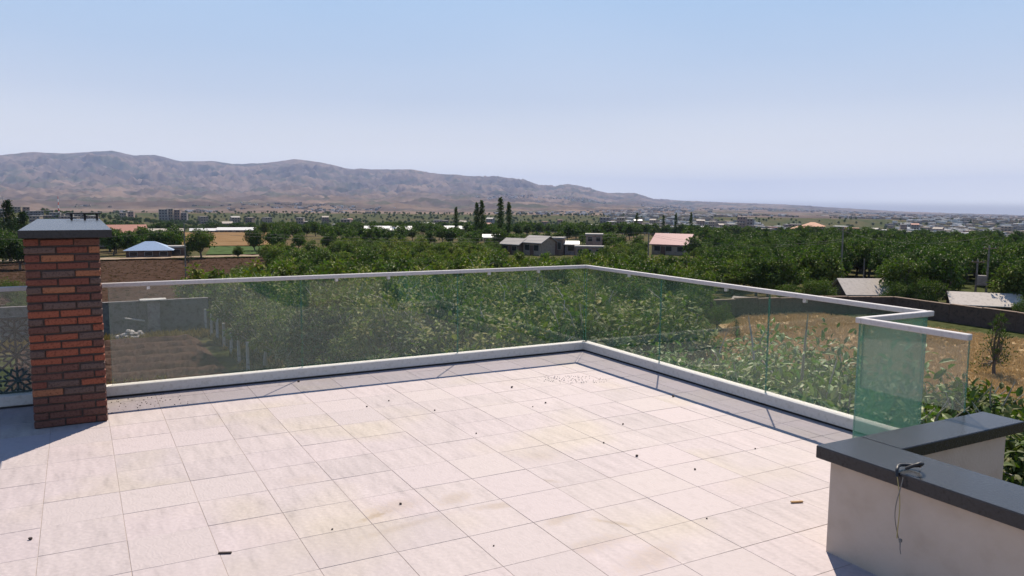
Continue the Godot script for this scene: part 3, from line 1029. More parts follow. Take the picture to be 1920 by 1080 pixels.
# ---------------------------------------------------------------- terrace
func make_terrace() -> void:
	# the house under the terrace
	var g := Geo.new()
	g.span(Vector3(-6.2, -6.6, -7.24), Vector3(3.255, -0.036, 6.0))
	g.span(Vector3(3.255, -6.6, -7.24), Vector3(4.23, -0.036, -2.275))
	g.span(Vector3(4.23, -6.6, -7.24), Vector3(4.94, -0.036, -3.24))
	var house := thing("house", "beige plastered house whose roof is the tiled terrace", "building")
	part("wall", g, M.plaster, house)
	# floor: a mortar bed with every tile laid on it
	g = Geo.new()
	g.span(Vector3(-6.2, -0.034, -7.245), Vector3(3.25, -0.0015, 6.0))
	g.span(Vector3(3.25, -0.034, -7.245), Vector3(4.235, -0.0015, -2.27))
	g.span(Vector3(4.235, -0.034, -7.245), Vector3(4.945, -0.0015, -3.235))
	var floor_ := structure("terrace_floor", g, M.joint)
	var rest := Geo.new()
	var tilemesh := {}
	var view := cam.transform.affine_inverse()
	for i in range(-17, 14):
		for j in range(-6, 32):
			var x0 := 0.145 + 0.37 * i
			var z0 := -5.54 + 0.362 * j
			var x1 := minf(x0 + 0.37, 4.9)
			var z1 := z0 + 0.362
			z0 = maxf(z0, -7.2)
			if x1 - x0 < 0.02 or z1 - z0 < 0.02 or z1 > 6.0:
				continue
			if x0 > 3.0: z1 = minf(z1, -2.435)
			if z1 - z0 < 0.02: continue
			if x0 > 4.2 and z1 > -3.1: continue
			var mid := Vector3((x0 + x1) / 2, 0, (z0 + z1) / 2)
			var size := Vector3(x1 - x0 - 0.003, 0.028, z1 - z0 - 0.003)
			var k := view * mid
			var sx := 960.0 + 1480.0 * k.x / -k.z
			var sy := 540.0 - 1480.0 * k.y / -k.z
			if k.z < -0.5 and sx > -260.0 and sx < 2100.0 and sy < 1300.0:
				var key := "%.3f_%.3f" % [size.x, size.z]
				if not tilemesh.has(key):
					var tg := Geo.new()
					tg.box(Vector3.ZERO, size, 0.0008)
					tilemesh[key] = tg.mesh()
				var o := part("tile", tilemesh[key], M["tile_%d_%d" % [rng.randi() % 7, 1 if rng.randf() < 0.22 else 0]], floor_, mid + Vector3(0, -0.014 + rng.randf_range(-0.0006, 0.0006), 0))
				o.rotation = Vector3(rng.randf_range(-0.002, 0.002), rng.randf_range(-0.003, 0.003), rng.randf_range(-0.002, 0.002))
			else:
				rest.box(mid - Vector3(0, 0.014, 0), size, 0.0008)
	tag(part("hidden_tiles", rest, M.tile_0_0, floor_), "", "", "", "stuff")
	# glass balustrade
	railing("pale tinted glass balustrade along the back of the terrace, right of the pillar", Vector3(0.14, 0, -7.2), Vector3(4.92, 0, -7.2), [0.2, 1.768, 3.343, 4.886], true, [0.5, 2.1, 2.61, 3.7, 4.29])
	railing("green tinted glass balustrade along the right side of the terrace", Vector3(4.9, 0, -7.2), Vector3(4.9, 0, -3.19), [-7.19, -5.913, -4.556, -3.215], true, [-6.42, -5.047, -4.2])
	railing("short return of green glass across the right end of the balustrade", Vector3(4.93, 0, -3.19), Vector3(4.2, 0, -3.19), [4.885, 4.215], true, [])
	railing("end pane of green glass standing against the dark parapet cap", Vector3(4.22, 0, -3.17), Vector3(4.22, 0, -2.5), [-3.165, -2.5], false, [])
	railing("glass balustrade at the left edge behind the brick pillar", Vector3(-5.9, 0, -7.2), Vector3(-0.33, 0, -7.2), [-5.9, -4.4, -2.8, -1.6, -0.36], true, [-1.0])
	# parapet
	var p := thing("parapet", "beige plastered low wall with a dark stone cap, turning a corner", "wall")
	g = Geo.new()
	g.span(Vector3(3.06, -0.03, -2.43), Vector3(3.27, 0.455, 1.6), 0.004)
	part("near_wall", g, M.plaster, p)
	g = Geo.new()
	g.span(Vector3(3.272, -0.03, -2.43), Vector3(4.24, 0.455, -2.285), 0.004)
	part("far_wall", g, M.plaster, p)
	g = Geo.new()
	g.span(Vector3(3.01, 0.455, -2.475), Vector3(3.32, 0.515, 1.65), 0.004)
	part("cap", g, M.cap_stone, p)
	g = Geo.new()
	g.span(Vector3(3.322, 0.4555, -2.474), Vector3(4.34, 0.5145, -2.25), 0.004)
	part("cap", g, M.cap_stone, p)
	make_pillar()
	make_lattice()
	make_litter()

func railing(label: String, a: Vector3, b: Vector3, joints: Array, channel: bool, clips: Array) -> void:
	var o := thing("glass_balustrade", label, "railing")
	var along_x := absf(b.x - a.x) > absf(b.z - a.z)
	var lo := Vector3(minf(a.x, b.x), 0, minf(a.z, b.z))
	var hi := Vector3(maxf(a.x, b.x), 0, maxf(a.z, b.z))
	var w := Vector3(0, 0, 1) if along_x else Vector3(1, 0, 0)
	if channel:
		var g := Geo.new()
		g.span(lo - w * 0.048 + Vector3(0, 0.018, 0), hi + w * 0.048 + Vector3(0, 0.1, 0), 0.004)
		part("base_channel", g, M.white_metal, o)
		g = Geo.new()
		g.span(lo - w * 0.03 + Vector3(0, -0.005, 0), hi + w * 0.03 + Vector3(0, 0.018, 0))
		part("shade_strip", g, M.dark_metal, o)  # dark strip added to thicken the shadow line below the channel
	var t := Geo.new()
	t.span(lo - w * 0.021 + Vector3(0, 0.915, 0), hi + w * 0.021 + Vector3(0, 0.95, 0), 0.004)
	part("top_rail", t, M.rail_metal, o)
	for i in joints.size() - 1:
		var j0: float = minf(joints[i], joints[i + 1]) + 0.002
		var j1: float = maxf(joints[i], joints[i + 1]) - 0.002
		var p0 := Vector3(j0, 0, lo.z) if along_x else Vector3(lo.x, 0, j0)
		var p1 := Vector3(j1, 0, lo.z) if along_x else Vector3(lo.x, 0, j1)
		var y0 := 0.1005 if channel else 0.517
		if not channel and j1 < -2.6: y0 = 0.05
		var l := (p1 - p0).normalized()
		var e := w * 0.006
		var q0 := p0 + l * 0.003
		var q1 := p1 - l * 0.003
		var g := Geo.new()
		var ya := Vector3(0, y0, 0)
		var yb := Vector3(0, 0.9145, 0)
		for s in [-1.0, 1.0]:
			g.quad(q0 + e * s + ya, q1 + e * s + ya, q1 + e * s + yb, q0 + e * s + yb, w * s)
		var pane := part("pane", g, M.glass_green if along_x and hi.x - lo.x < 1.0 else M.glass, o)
		g = Geo.new()
		g.span(p0 - e + ya, q0 + e + yb)
		part("pane_edge", g, M.glass_edge, pane)
		g = Geo.new()
		g.span(q1 - e + ya, p1 + e + yb)
		part("pane_edge", g, M.glass_edge, pane)
	for k in clips:
		var g := Geo.new()
		var at := Vector3(k, 0.9, lo.z) if along_x else Vector3(lo.x, 0.9, k)
		g.box(at, Vector3(0.03, 0.03, 0.03), 0.004)
		part("clip", g, M.clip_metal, o)

func make_pillar() -> void:
	var o := thing("brick_pillar", "tall pillar of mixed red and brown bricks with a dark stone cap", "pillar")
	var g := Geo.new()
	g.span(Vector3(-0.319, 0.0, -9.4), Vector3(0.134, 1.357, -6.434))
	part("mortar", g, M.mortar_dark, o)
	var rows := ["RRd", "gRt", "Rtd", "RRd", "dgt", "RRg", "gtd", "RRd", "dgg", "rrg", "grr", "dgr", "rrg", "rrd", "grr", "rRr", "ddg", "ddR", "Rgr", "tgg", "ddd", "ddR", "ddd", "dRd"]
	var pitch := 1.357 / 24.0
	var meshes := {}
	var side := Geo.new()
	for k in 24:
		var y := 1.357 - (k + 0.5) * pitch
		var lens := [0.092, 0.212, 0.146] if k % 2 == 0 else [0.205, 0.197, 0.05]
		if k % 2 == 0: lens = [0.09, 0.2, 0.158]
		else: lens = [0.19, 0.19, 0.07]
		var x := -0.328
		for i in 3:
			var key := "%d_%d" % [i, k % 12]
			if not meshes.has(key):
				var bg := Geo.new()
				bg.box(Vector3.ZERO, Vector3(lens[i], pitch - rng.randf_range(0.009, 0.016), 0.06), 0.005, Basis(Vector3.BACK, rng.randf_range(-0.016, 0.016)) * Basis(Vector3.UP, rng.randf_range(-0.02, 0.02)))
				meshes[key] = bg.mesh()
			var letter: String = rows[k][i]
			part("brick", meshes[key], M["brick_" + letter], o, Vector3(x + lens[i] / 2 + rng.randf_range(-0.002, 0.002), y + rng.randf_range(-0.001, 0.001), -6.45 + rng.randf_range(-0.003, 0.004)))
			x += lens[i] + 0.0095
		var z := -6.485 - (0.1 if k % 2 else 0.0)
		while z > -9.3:
			for s in [-0.306, 0.121]:
				side.box(Vector3(s + rng.randf_range(-0.003, 0.003), y, z - 0.1), Vector3(0.042, pitch - 0.013, 0.196), 0.004)
			z -= 0.208
	tag(part("side_bricks", side, M.brick_d, o), "", "", "", "stuff")
	g = Geo.new()
	g.span(Vector3(-0.355, 1.36, -9.55), Vector3(0.222, 1.415, -6.36), 0.003)
	part("cap", g, M.cap_stone, o)
	# low metal vent on the back of the cap
	var c := thing("vent_cowl", "small dark metal vent on three legs at the back of the pillar cap", "vent", Vector3(0.06, 1.415, -9.25))
	for x in [-0.1, 0.02, 0.13]:
		g = Geo.new()
		g.box(Vector3(x, 0.03, 0), Vector3(0.022, 0.06, 0.022), 0.002)
		part("leg", g, M.dark_metal, c)
	g = Geo.new()
	g.box(Vector3(0.015, 0.065, 0), Vector3(0.32, 0.012, 0.12), 0.003)
	part("plate", g, M.dark_metal, c)

func make_lattice() -> void:
	var o := thing("lattice_screen", "dark metal lattice of star patterns behind the left glass", "screen", Vector3(-0.34, 0.08, -7.36))
	var g := Geo.new()
	var rr := 0.0105
	for i in 8:
		for j in 3:
			var c := Vector3(-0.13 - 0.2 * i, 0.1 + 0.2 * j, 0)
			for k in 8:
				var a := TAU * k / 8.0
				var b := TAU * (k + 1) / 8.0
				var q := Vector3(cos(a), sin(a), 0)
				var q2 := Vector3(cos(b), sin(b), 0)
				var l := 0.1 if k % 2 == 0 else 0.141
				g.tube([c, c + q * l], [rr * 0.9, rr * 0.9], 4, false)
				g.tube([c + q * 0.062, c + (q + q2).normalized() * 0.1], [rr * 0.7, rr * 0.7], 4, false)
				g.tube([c + q2 * 0.062, c + (q + q2).normalized() * 0.1], [rr * 0.7, rr * 0.7], 4, false)
	part("lattice", g, M.dark_metal, o)
	g = Geo.new()
	for y in [0.0, 0.6]:
		g.box(Vector3(-0.83, y, 0), Vector3(1.66, 0.025, 0.03), 0.003)
	for x in [-0.015, -1.645]:
		g.box(Vector3(x, 0.3, 0), Vector3(0.025, 0.575, 0.029), 0.003)
	part("frame", g, M.dark_metal, o)

func make_litter() -> void:
	# cable end on the parapet
	var o := thing("cable_end", "loop of black cable on the parapet cap with two thin wires hanging down", "cable")
	var g := Geo.new()
	var pts := []
	var rad := []
	var path := [Vector3(3.03, 0.535, -2.03), Vector3(3.06, 0.56, -1.995), Vector3(3.1, 0.555, -2.0), Vector3(3.115, 0.534, -2.03), Vector3(3.1, 0.53, -2.06), Vector3(3.05, 0.535, -2.07), Vector3(3.012, 0.528, -2.055), Vector3(2.998, 0.5, -2.045)]
	var cv := Curve3D.new()
	for i in path.size():
		var tn: Vector3 = (path[mini(i + 1, path.size() - 1)] - path[maxi(i - 1, 0)]) / 6.0
		cv.add_point(path[i], -tn, tn)
	for q in cv.tessellate(4, 4):
		pts.append(q)
		rad.append(0.0072)
	g.tube(pts, rad, 8)
	part("sheath", g, M.rubber, o)
	for w in 2:
		g = Geo.new()
		pts = []
		rad = []
		for i in 15:
			var t := i / 14.0
			pts.append(Vector3(3.0 - 0.012 * sin(t * PI) + 0.0 - 0.006 * w * sin(t * 5.0), 0.505 - 0.27 * t, -2.045 + 0.012 * w + 0.03 * t + 0.016 * sin(t * 4.0 + w * 1.7) - 0.012 * w * t))
			rad.append(0.0022)
		g.tube(pts, rad, 5)
		part("wire", g, M.wire_yellow if w == 0 else M.wire_grey, o)
	g = Geo.new()
	g.lump(Vector3(2.998, 0.232, -2.01), Vector3(0.018, 0.022, 0.018), 3)
	g.tube([Vector3(2.998, 0.232, -2.01), Vector3(2.985, 0.2, -2.0), Vector3(2.97, 0.188, -1.985)], [0.003, 0.002, 0.0015], 5)
	part("knot", g, M.wire_grey, o)
	g = Geo.new()
	g.tube([Vector3(3.112, 0.532, -2.025), Vector3(3.135, 0.524, -2.03)], [0.003, 0.002], 5)
	part("copper_strand", g, M.copper, o)
	# small piece of wood
	g = Geo.new()
	g.box(Vector3.ZERO, Vector3(0.072, 0.008, 0.014), 0.002)
	var s := part("wood_scrap", g, M.wood, self)
	s.position = Vector3(3.423, 0.0075, -2.922)
	s.rotation.y = -0.36
	tag(s, "short yellow brown piece of wood lying on the tiles near the parapet", "wood scrap")
	var n := 0
	var rank := [14, 5, 0, 9, 3, 4, 6, 7, 10, 11, 13, 12, 16, 8, 2, 15, 1, 18, 17]
	for q in [[Vector2(3.128, -3.969), 0.024], [Vector2(1.476, -3.911), 0.019], [Vector2(-0.264, -4.317), 0.022], [Vector2(3.316, -5.998), 0.026], [Vector2(1.967, -5.949), 0.018], [Vector2(2.186, -6.046), 0.017], [Vector2(2.404, -5.601), 0.017], [Vector2(2.423, -4.901), 0.014], [Vector2(3.150, -5.349), 0.012], [Vector2(3.303, -5.403), 0.02], [Vector2(3.495, -4.610), 0.018], [Vector2(3.101, -4.302), 0.016], [Vector2(3.290, -3.598), 0.018], [Vector2(1.685, -3.214), 0.011], [Vector2(1.056, -3.760), 0.012], [Vector2(4.384, -5.094), 0.03], [Vector2(1.698, -7.064), 0.026], [Vector2(3.936, -3.727), 0.014], [Vector2(2.824, -2.986), 0.012]]:
		g = Geo.new()
		g.lump(Vector3.ZERO, Vector3(q[1], q[1] * 0.7, q[1] * 0.85), 70 + n)
		var d := part("dirt_clod", g, M.clod, self)
		d.position = Vector3(q[0].x, q[1] * 0.3, q[0].y)
		tag(d, "largest dark dirt clod, on a tile joint right of the middle of the floor" if n == 0 else ("dark dirt clod beside the brown stain in the front middle of the floor" if n == 1 else ("dark flat clod alone on the tiles at the lower left" if n == 2 else "small dark dirt clod loose on the pale tiles, %s from the left" % ordinal(rank[n]))), "clod", "dirt clods on the terrace")
		n += 1
	g = Geo.new()
	g.box(Vector3.ZERO, Vector3(0.06, 0.008, 0.012), 0.001)
	s = part("twig_scrap", g, M.clod, self)
	s.position = Vector3(0.538, 0.004, -3.726)
	s.rotation.y = -0.4
	tag(s, "small dark splinter on a tile joint in the lower left of the floor", "splinter")
	g = Geo.new()
	g.box(Vector3.ZERO, Vector3(0.09, 0.02, 0.025), 0.003)
	s = part("wood_scrap", g, M.bark, self)
	s.position = Vector3(3.561, 0.01, -7.209)
	s.rotation.y = -0.15
	tag(s, "dark stick lying against the white channel of the back balustrade", "wood scrap")
	# crumbs of mortar in the far corner and by the pillar
	g = Geo.new()
	for i in 150:
		var a := rng.randf() * TAU
		var c := Vector2(3.977, -6.018) + Vector2(cos(a) * 0.34, sin(a) * 0.16).rotated(0.5) * sqrt(rng.randf())
		g.lump(Vector3(c.x, 0.002, c.y), Vector3.ONE * rng.randf_range(0.004, 0.013), i, 4)
	tag(part("mortar_crumbs", g, M.crumbs, self), "pale crumbs of mortar scattered on the tiles in the far corner", "crumbs", "", "stuff")
	g = Geo.new()
	for i in 60:
		var c := Vector2(rng.randf_range(0.15, 0.75), rng.randf_range(-7.12, -6.62))
		g.lump(Vector3(c.x, 0.002, c.y), Vector3.ONE * rng.randf_range(0.004, 0.013), 300 + i, 4)
	tag(part("mortar_debris", g, M.clod, self), "dark crumbs and mortar bits beside the foot of the brick pillar", "crumbs", "", "stuff")

# ---------------------------------------------------------------- garden on the left
func make_garden() -> void:
	var o := thing("garden_wall", "grey cement garden wall with pale coping at the back of the ploughed plot", "wall")
	var g := Geo.new()
	var y := gy(2, -53)
	for k in 6:
		g.span(Vector3(-18.0 + k * 4.2, y - 0.4, -53.6), Vector3(-18.0 + (k + 1) * 4.2 - 0.01, y + 2.1, -53.4), 0.01)
	part("wall", g, M.wall_cement, o)
	g = Geo.new()
	g.span(Vector3(-18, y + 2.1, -53.63), Vector3(7.2, y + 2.15, -53.37), 0.008)
	part("coping", g, M.wall_grey, o)
	g = Geo.new()
	g.span(Vector3(3.6, y - 0.4, -53.395), Vector3(4.3, y + 2.12, -52.95), 0.02)
	part("pier", g, M.wall_grey, o)
	g = Geo.new()
	g.span(Vector3(3.2, y + 2.16, -53.7), Vector3(4.7, y + 2.24, -52.8), 0.01)
	part("pier_cap", g, M.wall_white, o)
	# white posts
	var ord := ["farthest", "second", "third", "fourth", "fifth", "sixth", "nearest"]
	for k in 7:
		var z := -53.0 + k * 2.35
		var p := Vector2(6.95, z)
		g = Geo.new()
		g.box(Vector3(0, 0.72, 0), Vector3(0.14, 1.5, 0.14), 0.015)
		var post := part("white_post", g, M.wall_white, self)
		post.position = on(p)
		post.rotation = Vector3(rng.randf_range(-0.02, 0.02), 0, rng.randf_range(-0.02, 0.02))
		tag(post, "white concrete post along the orchard edge, %s from the garden wall" % ("first" if k == 0 else ord[k] if k < 6 else "last and nearest, farthest"), "post", "white posts along the orchard edge")
	# rubble
	g = Geo.new()
	var r := RandomNumberGenerator.new()
	r.seed = 77
	for i in 90:
		var q := ball(r)
		g.col = Color(0.5, 0.47, 0.43).lerp(Color(0.25, 0.19, 0.15), r.randf() * r.randf()) * r.randf_range(0.6, 1.1)
		g.lump(on(Vector2(2.6 + q.x * 0.9, -51.6 + q.z * 0.5), 0.15 + 0.55 * (1.0 - Vector2(q.x, q.z).length()) * r.randf()), Vector3.ONE * r.randf_range(0.12, 0.4), i + 20)
	tag(part("rubble_heap", g, M.rubble, self), "heap of pale rubble in front of the grey garden wall", "rubble")
	g = Geo.new()
	for i in 50:
		var q := ball(r)
		g.col = Color(0.45, 0.38, 0.3).lerp(Color(0.3, 0.17, 0.11), r.randf()) * r.randf_range(0.5, 1.2)
		g.lump(on(Vector2(5.4 + q.x * 0.8, -51.8 + q.z * 0.5), 0.1), Vector3.ONE * r.randf_range(0.1, 0.35), i + 220)
	tag(part("rubble_heap", g, M.rubble, self), "low brownish heap of debris right of the wall pier", "rubble")
	g = Geo.new()
	g.tube([on(Vector2(2.3, -52.3), 1.25), on(Vector2(3.4, -52.9), 0.95)], [0.05, 0.05], 6)
	tag(part("pale_pole", g, M.wall_white, self), "pale pole leaning above the rubble heap by the garden wall", "pole")
	# yard wall on the right
	o = thing("yard_wall", "long dark brown mud wall at the back of the dry yard", "wall")
	var line := [Vector2(39.667, -44.703), Vector2(49.664, -43.012), Vector2(56.8, -40.0), Vector2(56.1, -30.1), Vector2(55.6, -22.2), Vector2(54.8, -8.0)]
	g = Geo.new()
	var cap := Geo.new()
	for k in line.size() - 1:
		var a: Vector2 = line[k]
		var b: Vector2 = line[k + 1]
		var n := int((b - a).length() / 2.5) + 1
		for i in n:
			var m := a.lerp(b, (i + 0.5) / n)
			var tr := -atan2(b.y - a.y, b.x - a.x)
			var l := (b - a).length() / n
			var h := 1.5 + rng.randf_range(-0.05, 0.05)
			g.box(on(m, h / 2 - 0.2), Vector3(l + 0.002, h, 0.3 + 0.01 * (i % 2)), 0.03, Basis(Vector3.UP, tr))
			cap.box(on(m, h - 0.17), Vector3(l - 0.03, 0.06, 0.36), 0.015, Basis(Vector3.UP, tr))
	part("wall", g, M.wall_mud, o)
	part("coping", cap, M.wall_brown, o)
	shed("old shed with a pale weathered gable roof among the dark trees", Vector2(61.380, -46.492), -0.45, 4.0, 3.4, 0.95, 1.15, "roof_pale")
	shed("low shed with a long pale flat roof at the right edge", Vector2(64.019, -37.116), -0.2, 4.8, 3.0, 0.9, 0.75, "roof_pale")
	shed("small pale shed roof seen through the glass beyond the yard", Vector2(47.183, -46.149), 0.3, 1.9, 1.8, 0.7, 0.35, "roof_tan")

func shed(label: String, p: Vector2, turn: float, w: float, d: float, h: float, rise_: float, roof: String) -> void:
	var o := thing("shed", label, "shed", on(p), -turn - atan2(p.x, -p.y))
	var g := Geo.new()
	g.span(Vector3(-w / 2, -0.5, -d / 2), Vector3(w / 2, h, d / 2))
	for s in [-1.0, 1.0]:
		g.tri(Vector3(s * w / 2, h, -d / 2), Vector3(s * w / 2, h, d / 2), Vector3(s * w / 2, h + rise_, 0), Vector3(s, 0, 0))
	part("wall", g, M.wall_mud, o)
	g = Geo.new()
	for s in [-1.0, 1.0]:
		var e := Vector3(0, -0.12, s * 0.3)
		var a := Vector3(-w / 2 - 0.25, h, s * d / 2) + e
		var b := Vector3(w / 2 + 0.25, h, s * d / 2) + e
		var c := Vector3(w / 2 + 0.25, h + rise_, 0)
		var k := Vector3(-w / 2 - 0.25, h + rise_, 0)
		var up := Vector3(0, 0.06, 0)
		g.quad(a + up, b + up, c + up, k + up, Vector3(0, 1, s * 0.3))
		g.quad(a, b, c, k, Vector3(0, -1, 0))
		g.quad(a, b, b + up, a + up, Vector3(0, 0, s))
		g.quad(b, c, c + up, b + up, Vector3(1, 0, 0))
		g.quad(a, k, k + up, a + up, Vector3(-1, 0, 0))
	part("roof", g, M[roof], o)
	g = Geo.new()
	g.span(Vector3(-0.4, 0, d / 2), Vector3(0.4, h * 0.85, d / 2 + 0.04))
	part("door", g, M.door_brown, o)

# ---------------------------------------------------------------- houses
func building(called: String, label: String, category: String, p: Vector2, turn: float, w: float, d: float, h: float, wall: String, kind: String, roof: String, rise_: float, floors: int, cols: int, group := "") -> Node3D:
	var o := thing(called, label, category, on(p), -atan2(p.x, -p.y) - turn, group)
	var g := Geo.new()
	g.span(Vector3(-w / 2, -1.0, -d / 2), Vector3(w / 2, h, d / 2))
	if kind == "gable":
		for s in [-1.0, 1.0]:
			g.tri(Vector3(s * w / 2, h, -d / 2), Vector3(s * w / 2, h, d / 2), Vector3(s * w / 2, h + rise_, 0), Vector3(s, 0, 0))
	part("wall", g, M[wall], o)
	g = Geo.new()
	var ex := 0.4
	if kind == "flat":
		g.span(Vector3(-w / 2 - 0.15, h, -d / 2 - 0.15), Vector3(w / 2 + 0.15, h + 0.25, d / 2 + 0.15))
	elif kind == "gable":
		for s in [-1.0, 1.0]:
			var a := Vector3(-w / 2 - ex, h - 0.2, s * (d / 2 + ex))
			var b := Vector3(w / 2 + ex, h - 0.2, s * (d / 2 + ex))
			var c := Vector3(w / 2 + ex, h + rise_ + 0.03, 0)
			var k := Vector3(-w / 2 - ex, h + rise_ + 0.03, 0)
			var up := Vector3(0, 0.14, 0)
			g.quad(a + up, b + up, c + up, k + up, Vector3(0, 1, s))
			g.quad(a, b, c, k, Vector3(0, -1, 0))
			g.quad(a, b, b + up, a + up, Vector3(0, 0, s))
			g.quad(b, c, c + up, b + up, Vector3(1, 0, 0))
			g.quad(a, k, k + up, a + up, Vector3(-1, 0, 0))
	else:
		var lo := h - 0.05
		var a := Vector3(-w / 2 - ex, lo, -d / 2 - ex)
		var b := Vector3(w / 2 + ex, lo, -d / 2 - ex)
		var c := Vector3(w / 2 + ex, lo, d / 2 + ex)
		var k := Vector3(-w / 2 - ex, lo, d / 2 + ex)
		var r0 := Vector3(-maxf(w - d, 0.6) / 2, h + rise_, 0)
		var r1 := Vector3(maxf(w - d, 0.6) / 2, h + rise_, 0)
		g.quad(k, c, r1, r0, Vector3(0, 1, 1))
		g.quad(a, b, r1, r0, Vector3(0, 1, -1))
		g.tri(b, c, r1, Vector3(1, 1, 0))
		g.tri(a, k, r0, Vector3(-1, 1, 0))
		g.quad(a, b, c, k, Vector3(0, -1, 0))
	part("roof", g, M[roof], o)
	if floors > 0:
		var fh := h / floors
		var ww := minf(1.5, w / cols * 0.5)
		var fg := Geo.new()
		fg.box(Vector3.ZERO, Vector3(ww + 0.14, fh * 0.42 + 0.14, 0.08))
		var pg := Geo.new()
		pg.box(Vector3(0, 0, 0.03), Vector3(ww, fh * 0.42, 0.06))
		var fm := fg.mesh()
		var pm := pg.mesh()
		for f in floors:
			for c in cols:
				var win := part("window", fm, M.roof_grey if wall != "wall_grey" else M.wall_beige, o, Vector3(-w / 2 + (c + 0.5) * w / cols, (f + 0.58) * fh, d / 2 + 0.03))
				part("pane", pm, M.window_dark, win)
		g = Geo.new()
		g.span(Vector3(-w / 2 + w / cols - 0.45, 0, d / 2), Vector3(-w / 2 + w / cols + 0.45, minf(2.0, fh * 0.75), d / 2 + 0.06))
		part("door", g, M.door_brown, o)
	return o

func make_houses() -> void:
	building("house_with_blue_roof", "small house with a light blue hipped roof beside the brown field", "house", Vector2(10.049, -136.631), 0.1, 6.4, 5.0, 1.4, "wall_mud", "hip", "roof_blue", 1.25, 1, 3)
	building("shed_block", "small brown lean-to right of the blue roofed house", "shed", Vector2(13.928, -137.295), 0.1, 2.6, 2.4, 1.6, "wall_brown", "flat", "roof_grey", 0, 1, 1)
	building("red_roof_house", "long low house with an orange red roof right of the pillar cap", "house", Vector2(7.454, -174.841), -0.1, 9.0, 5.0, 3.1, "wall_beige", "gable", "roof_red", 1.3, 1, 3)
	building("pink_roof_house", "house with a large pink metal roof beyond the orchard", "house", Vector2(97.299, -114.162), 0.35, 6.6, 5.4, 2.0, "wall_beige", "gable", "roof_pink", 1.7, 1, 3)
	building("gable_house", "beige gabled house with grey roof, larger of the pair left of the white roof", "house", Vector2(72.309, -121.047), 0.75, 4.4, 4.0, 2.3, "wall_beige", "gable", "roof_grey", 0.95, 1, 2)
	building("gable_house", "brown gabled house at the left of the beige one beyond the orchard", "house", Vector2(69.657, -124.887), 0.7, 4.0, 3.4, 1.9, "wall_brown", "gable", "roof_grey", 0.8, 1, 2)
	building("brown_house", "dark brown narrow house between the beige gable and the white roof", "house", Vector2(75.595, -120.206), 0.2, 2.2, 2.6, 2.9, "wall_brown", "flat", "roof_grey", 0, 1, 2)
	building("white_roof_shed", "low shed with a bright white roof beyond the orchard", "shed", Vector2(78.151, -119.756), 0.0, 2.2, 2.2, 2.0, "wall_grey", "gable", "roof_white", 0.3, 1, 1)
	building("two_storey_house", "square two storey brownish house with a flat roof beyond the orchard", "house", Vector2(83.278, -119.920), 0.0, 3.0, 3.0, 3.5, "wall_pink", "flat", "roof_grey", 0, 2, 2)
	building("low_wall_house", "long low pinkish house in front of the two storey one", "house", Vector2(78.032, -113.820), 0.0, 4.8, 1.8, 1.6, "wall_pink", "flat", "roof_grey", 0, 1, 3)
	building("little_red_roof_house", "little house with a reddish hipped roof left of the utility pole", "house", Vector2(83.482, -113.630), 0.0, 1.2, 1.1, 1.5, "wall_brown", "hip", "roof_red", 0.45, 1, 1)
	building("little_red_roof_house", "little house with a pinkish hipped roof right of the pink roofed house", "house", Vector2(96.736, -103.953), 0.0, 1.9, 1.6, 1.5, "wall_brown", "hip", "roof_pink", 0.5, 1, 1)
	building("orange_roof_villa", "large villa with stepped orange roofs above the grove", "house", Vector2(251.380, -213.794), 0.2, 8.0, 6.5, 4.4, "wall_pink", "hip", "roof_orange", 1.5, 2, 4)
	building("orange_roof_villa", "lower wing with an orange roof left of the large villa", "house", Vector2(244.293, -214.350), 0.2, 4.5, 4.5, 3.4, "wall_pink", "hip", "roof_orange", 1.0, 1, 2)
	building("orange_roof_villa", "small orange brown house right of the large villa above the grove", "house", Vector2(264.268, -205.883), 0.1, 5.0, 4.5, 3.8, "wall_brown", "flat", "roof_orange", 0, 2, 3)
	building("warehouse", "very long low warehouse with a bright white roof beyond the orchard", "warehouse", Vector2(81.839, -225.615), 0.0, 13.4, 6.0, 1.9, "wall_grey", "gable", "roof_white", 0.9, 1, 8)
	building("warehouse", "white roofed warehouse at the far edge of the wheat field, longest of that row", "warehouse", Vector2(51.931, -281.246), 0.0, 20.0, 5.0, 1.2, "wall_beige", "gable", "roof_white", 0.6, 1, 8)
	building("warehouse", "low pale roofed shed at the left end of the wheat field edge", "warehouse", Vector2(25.391, -285.875), 0.0, 11.5, 5.0, 1.0, "wall_brown", "gable", "roof_tan", 0.5, 1, 6)
	building("warehouse", "low pale shed in the middle of the wheat field edge", "warehouse", Vector2(38.184, -285.457), 0.0, 9.0, 5.0, 1.0, "wall_beige", "gable", "roof_white", 0.5, 1, 5)
	building("warehouse", "white roofed shed left of the poplars", "warehouse", Vector2(113.686, -244.899), 0.0, 8.5, 5.0, 1.9, "wall_grey", "gable", "roof_white", 0.7, 1, 5)
	building("warehouse", "small white roofed shed between the poplars", "warehouse", Vector2(80.354, -155.462), 0.0, 3.2, 3.0, 2.0, "wall_pink", "gable", "roof_white", 0.4, 1, 2)
	# town houses
	var walls := ["wall_beige", "wall_brown", "wall_pink", "wall_grey", "wall_brown"]
	var words := {"wall_beige": "beige", "wall_brown": "brown", "wall_pink": "pinkish", "wall_grey": "grey", "wall_white": "white"}
	var r := RandomNumberGenerator.new()
	r.seed = 31
	var side := [["left of the warehouse", 370, 680], ["between the warehouse and the poplars", 780, 950], ["between the poplars and the pink roof", 965, 1230], ["right of the pink roof", 1300, 1500], ["over the right grove", 1560, 1910]]
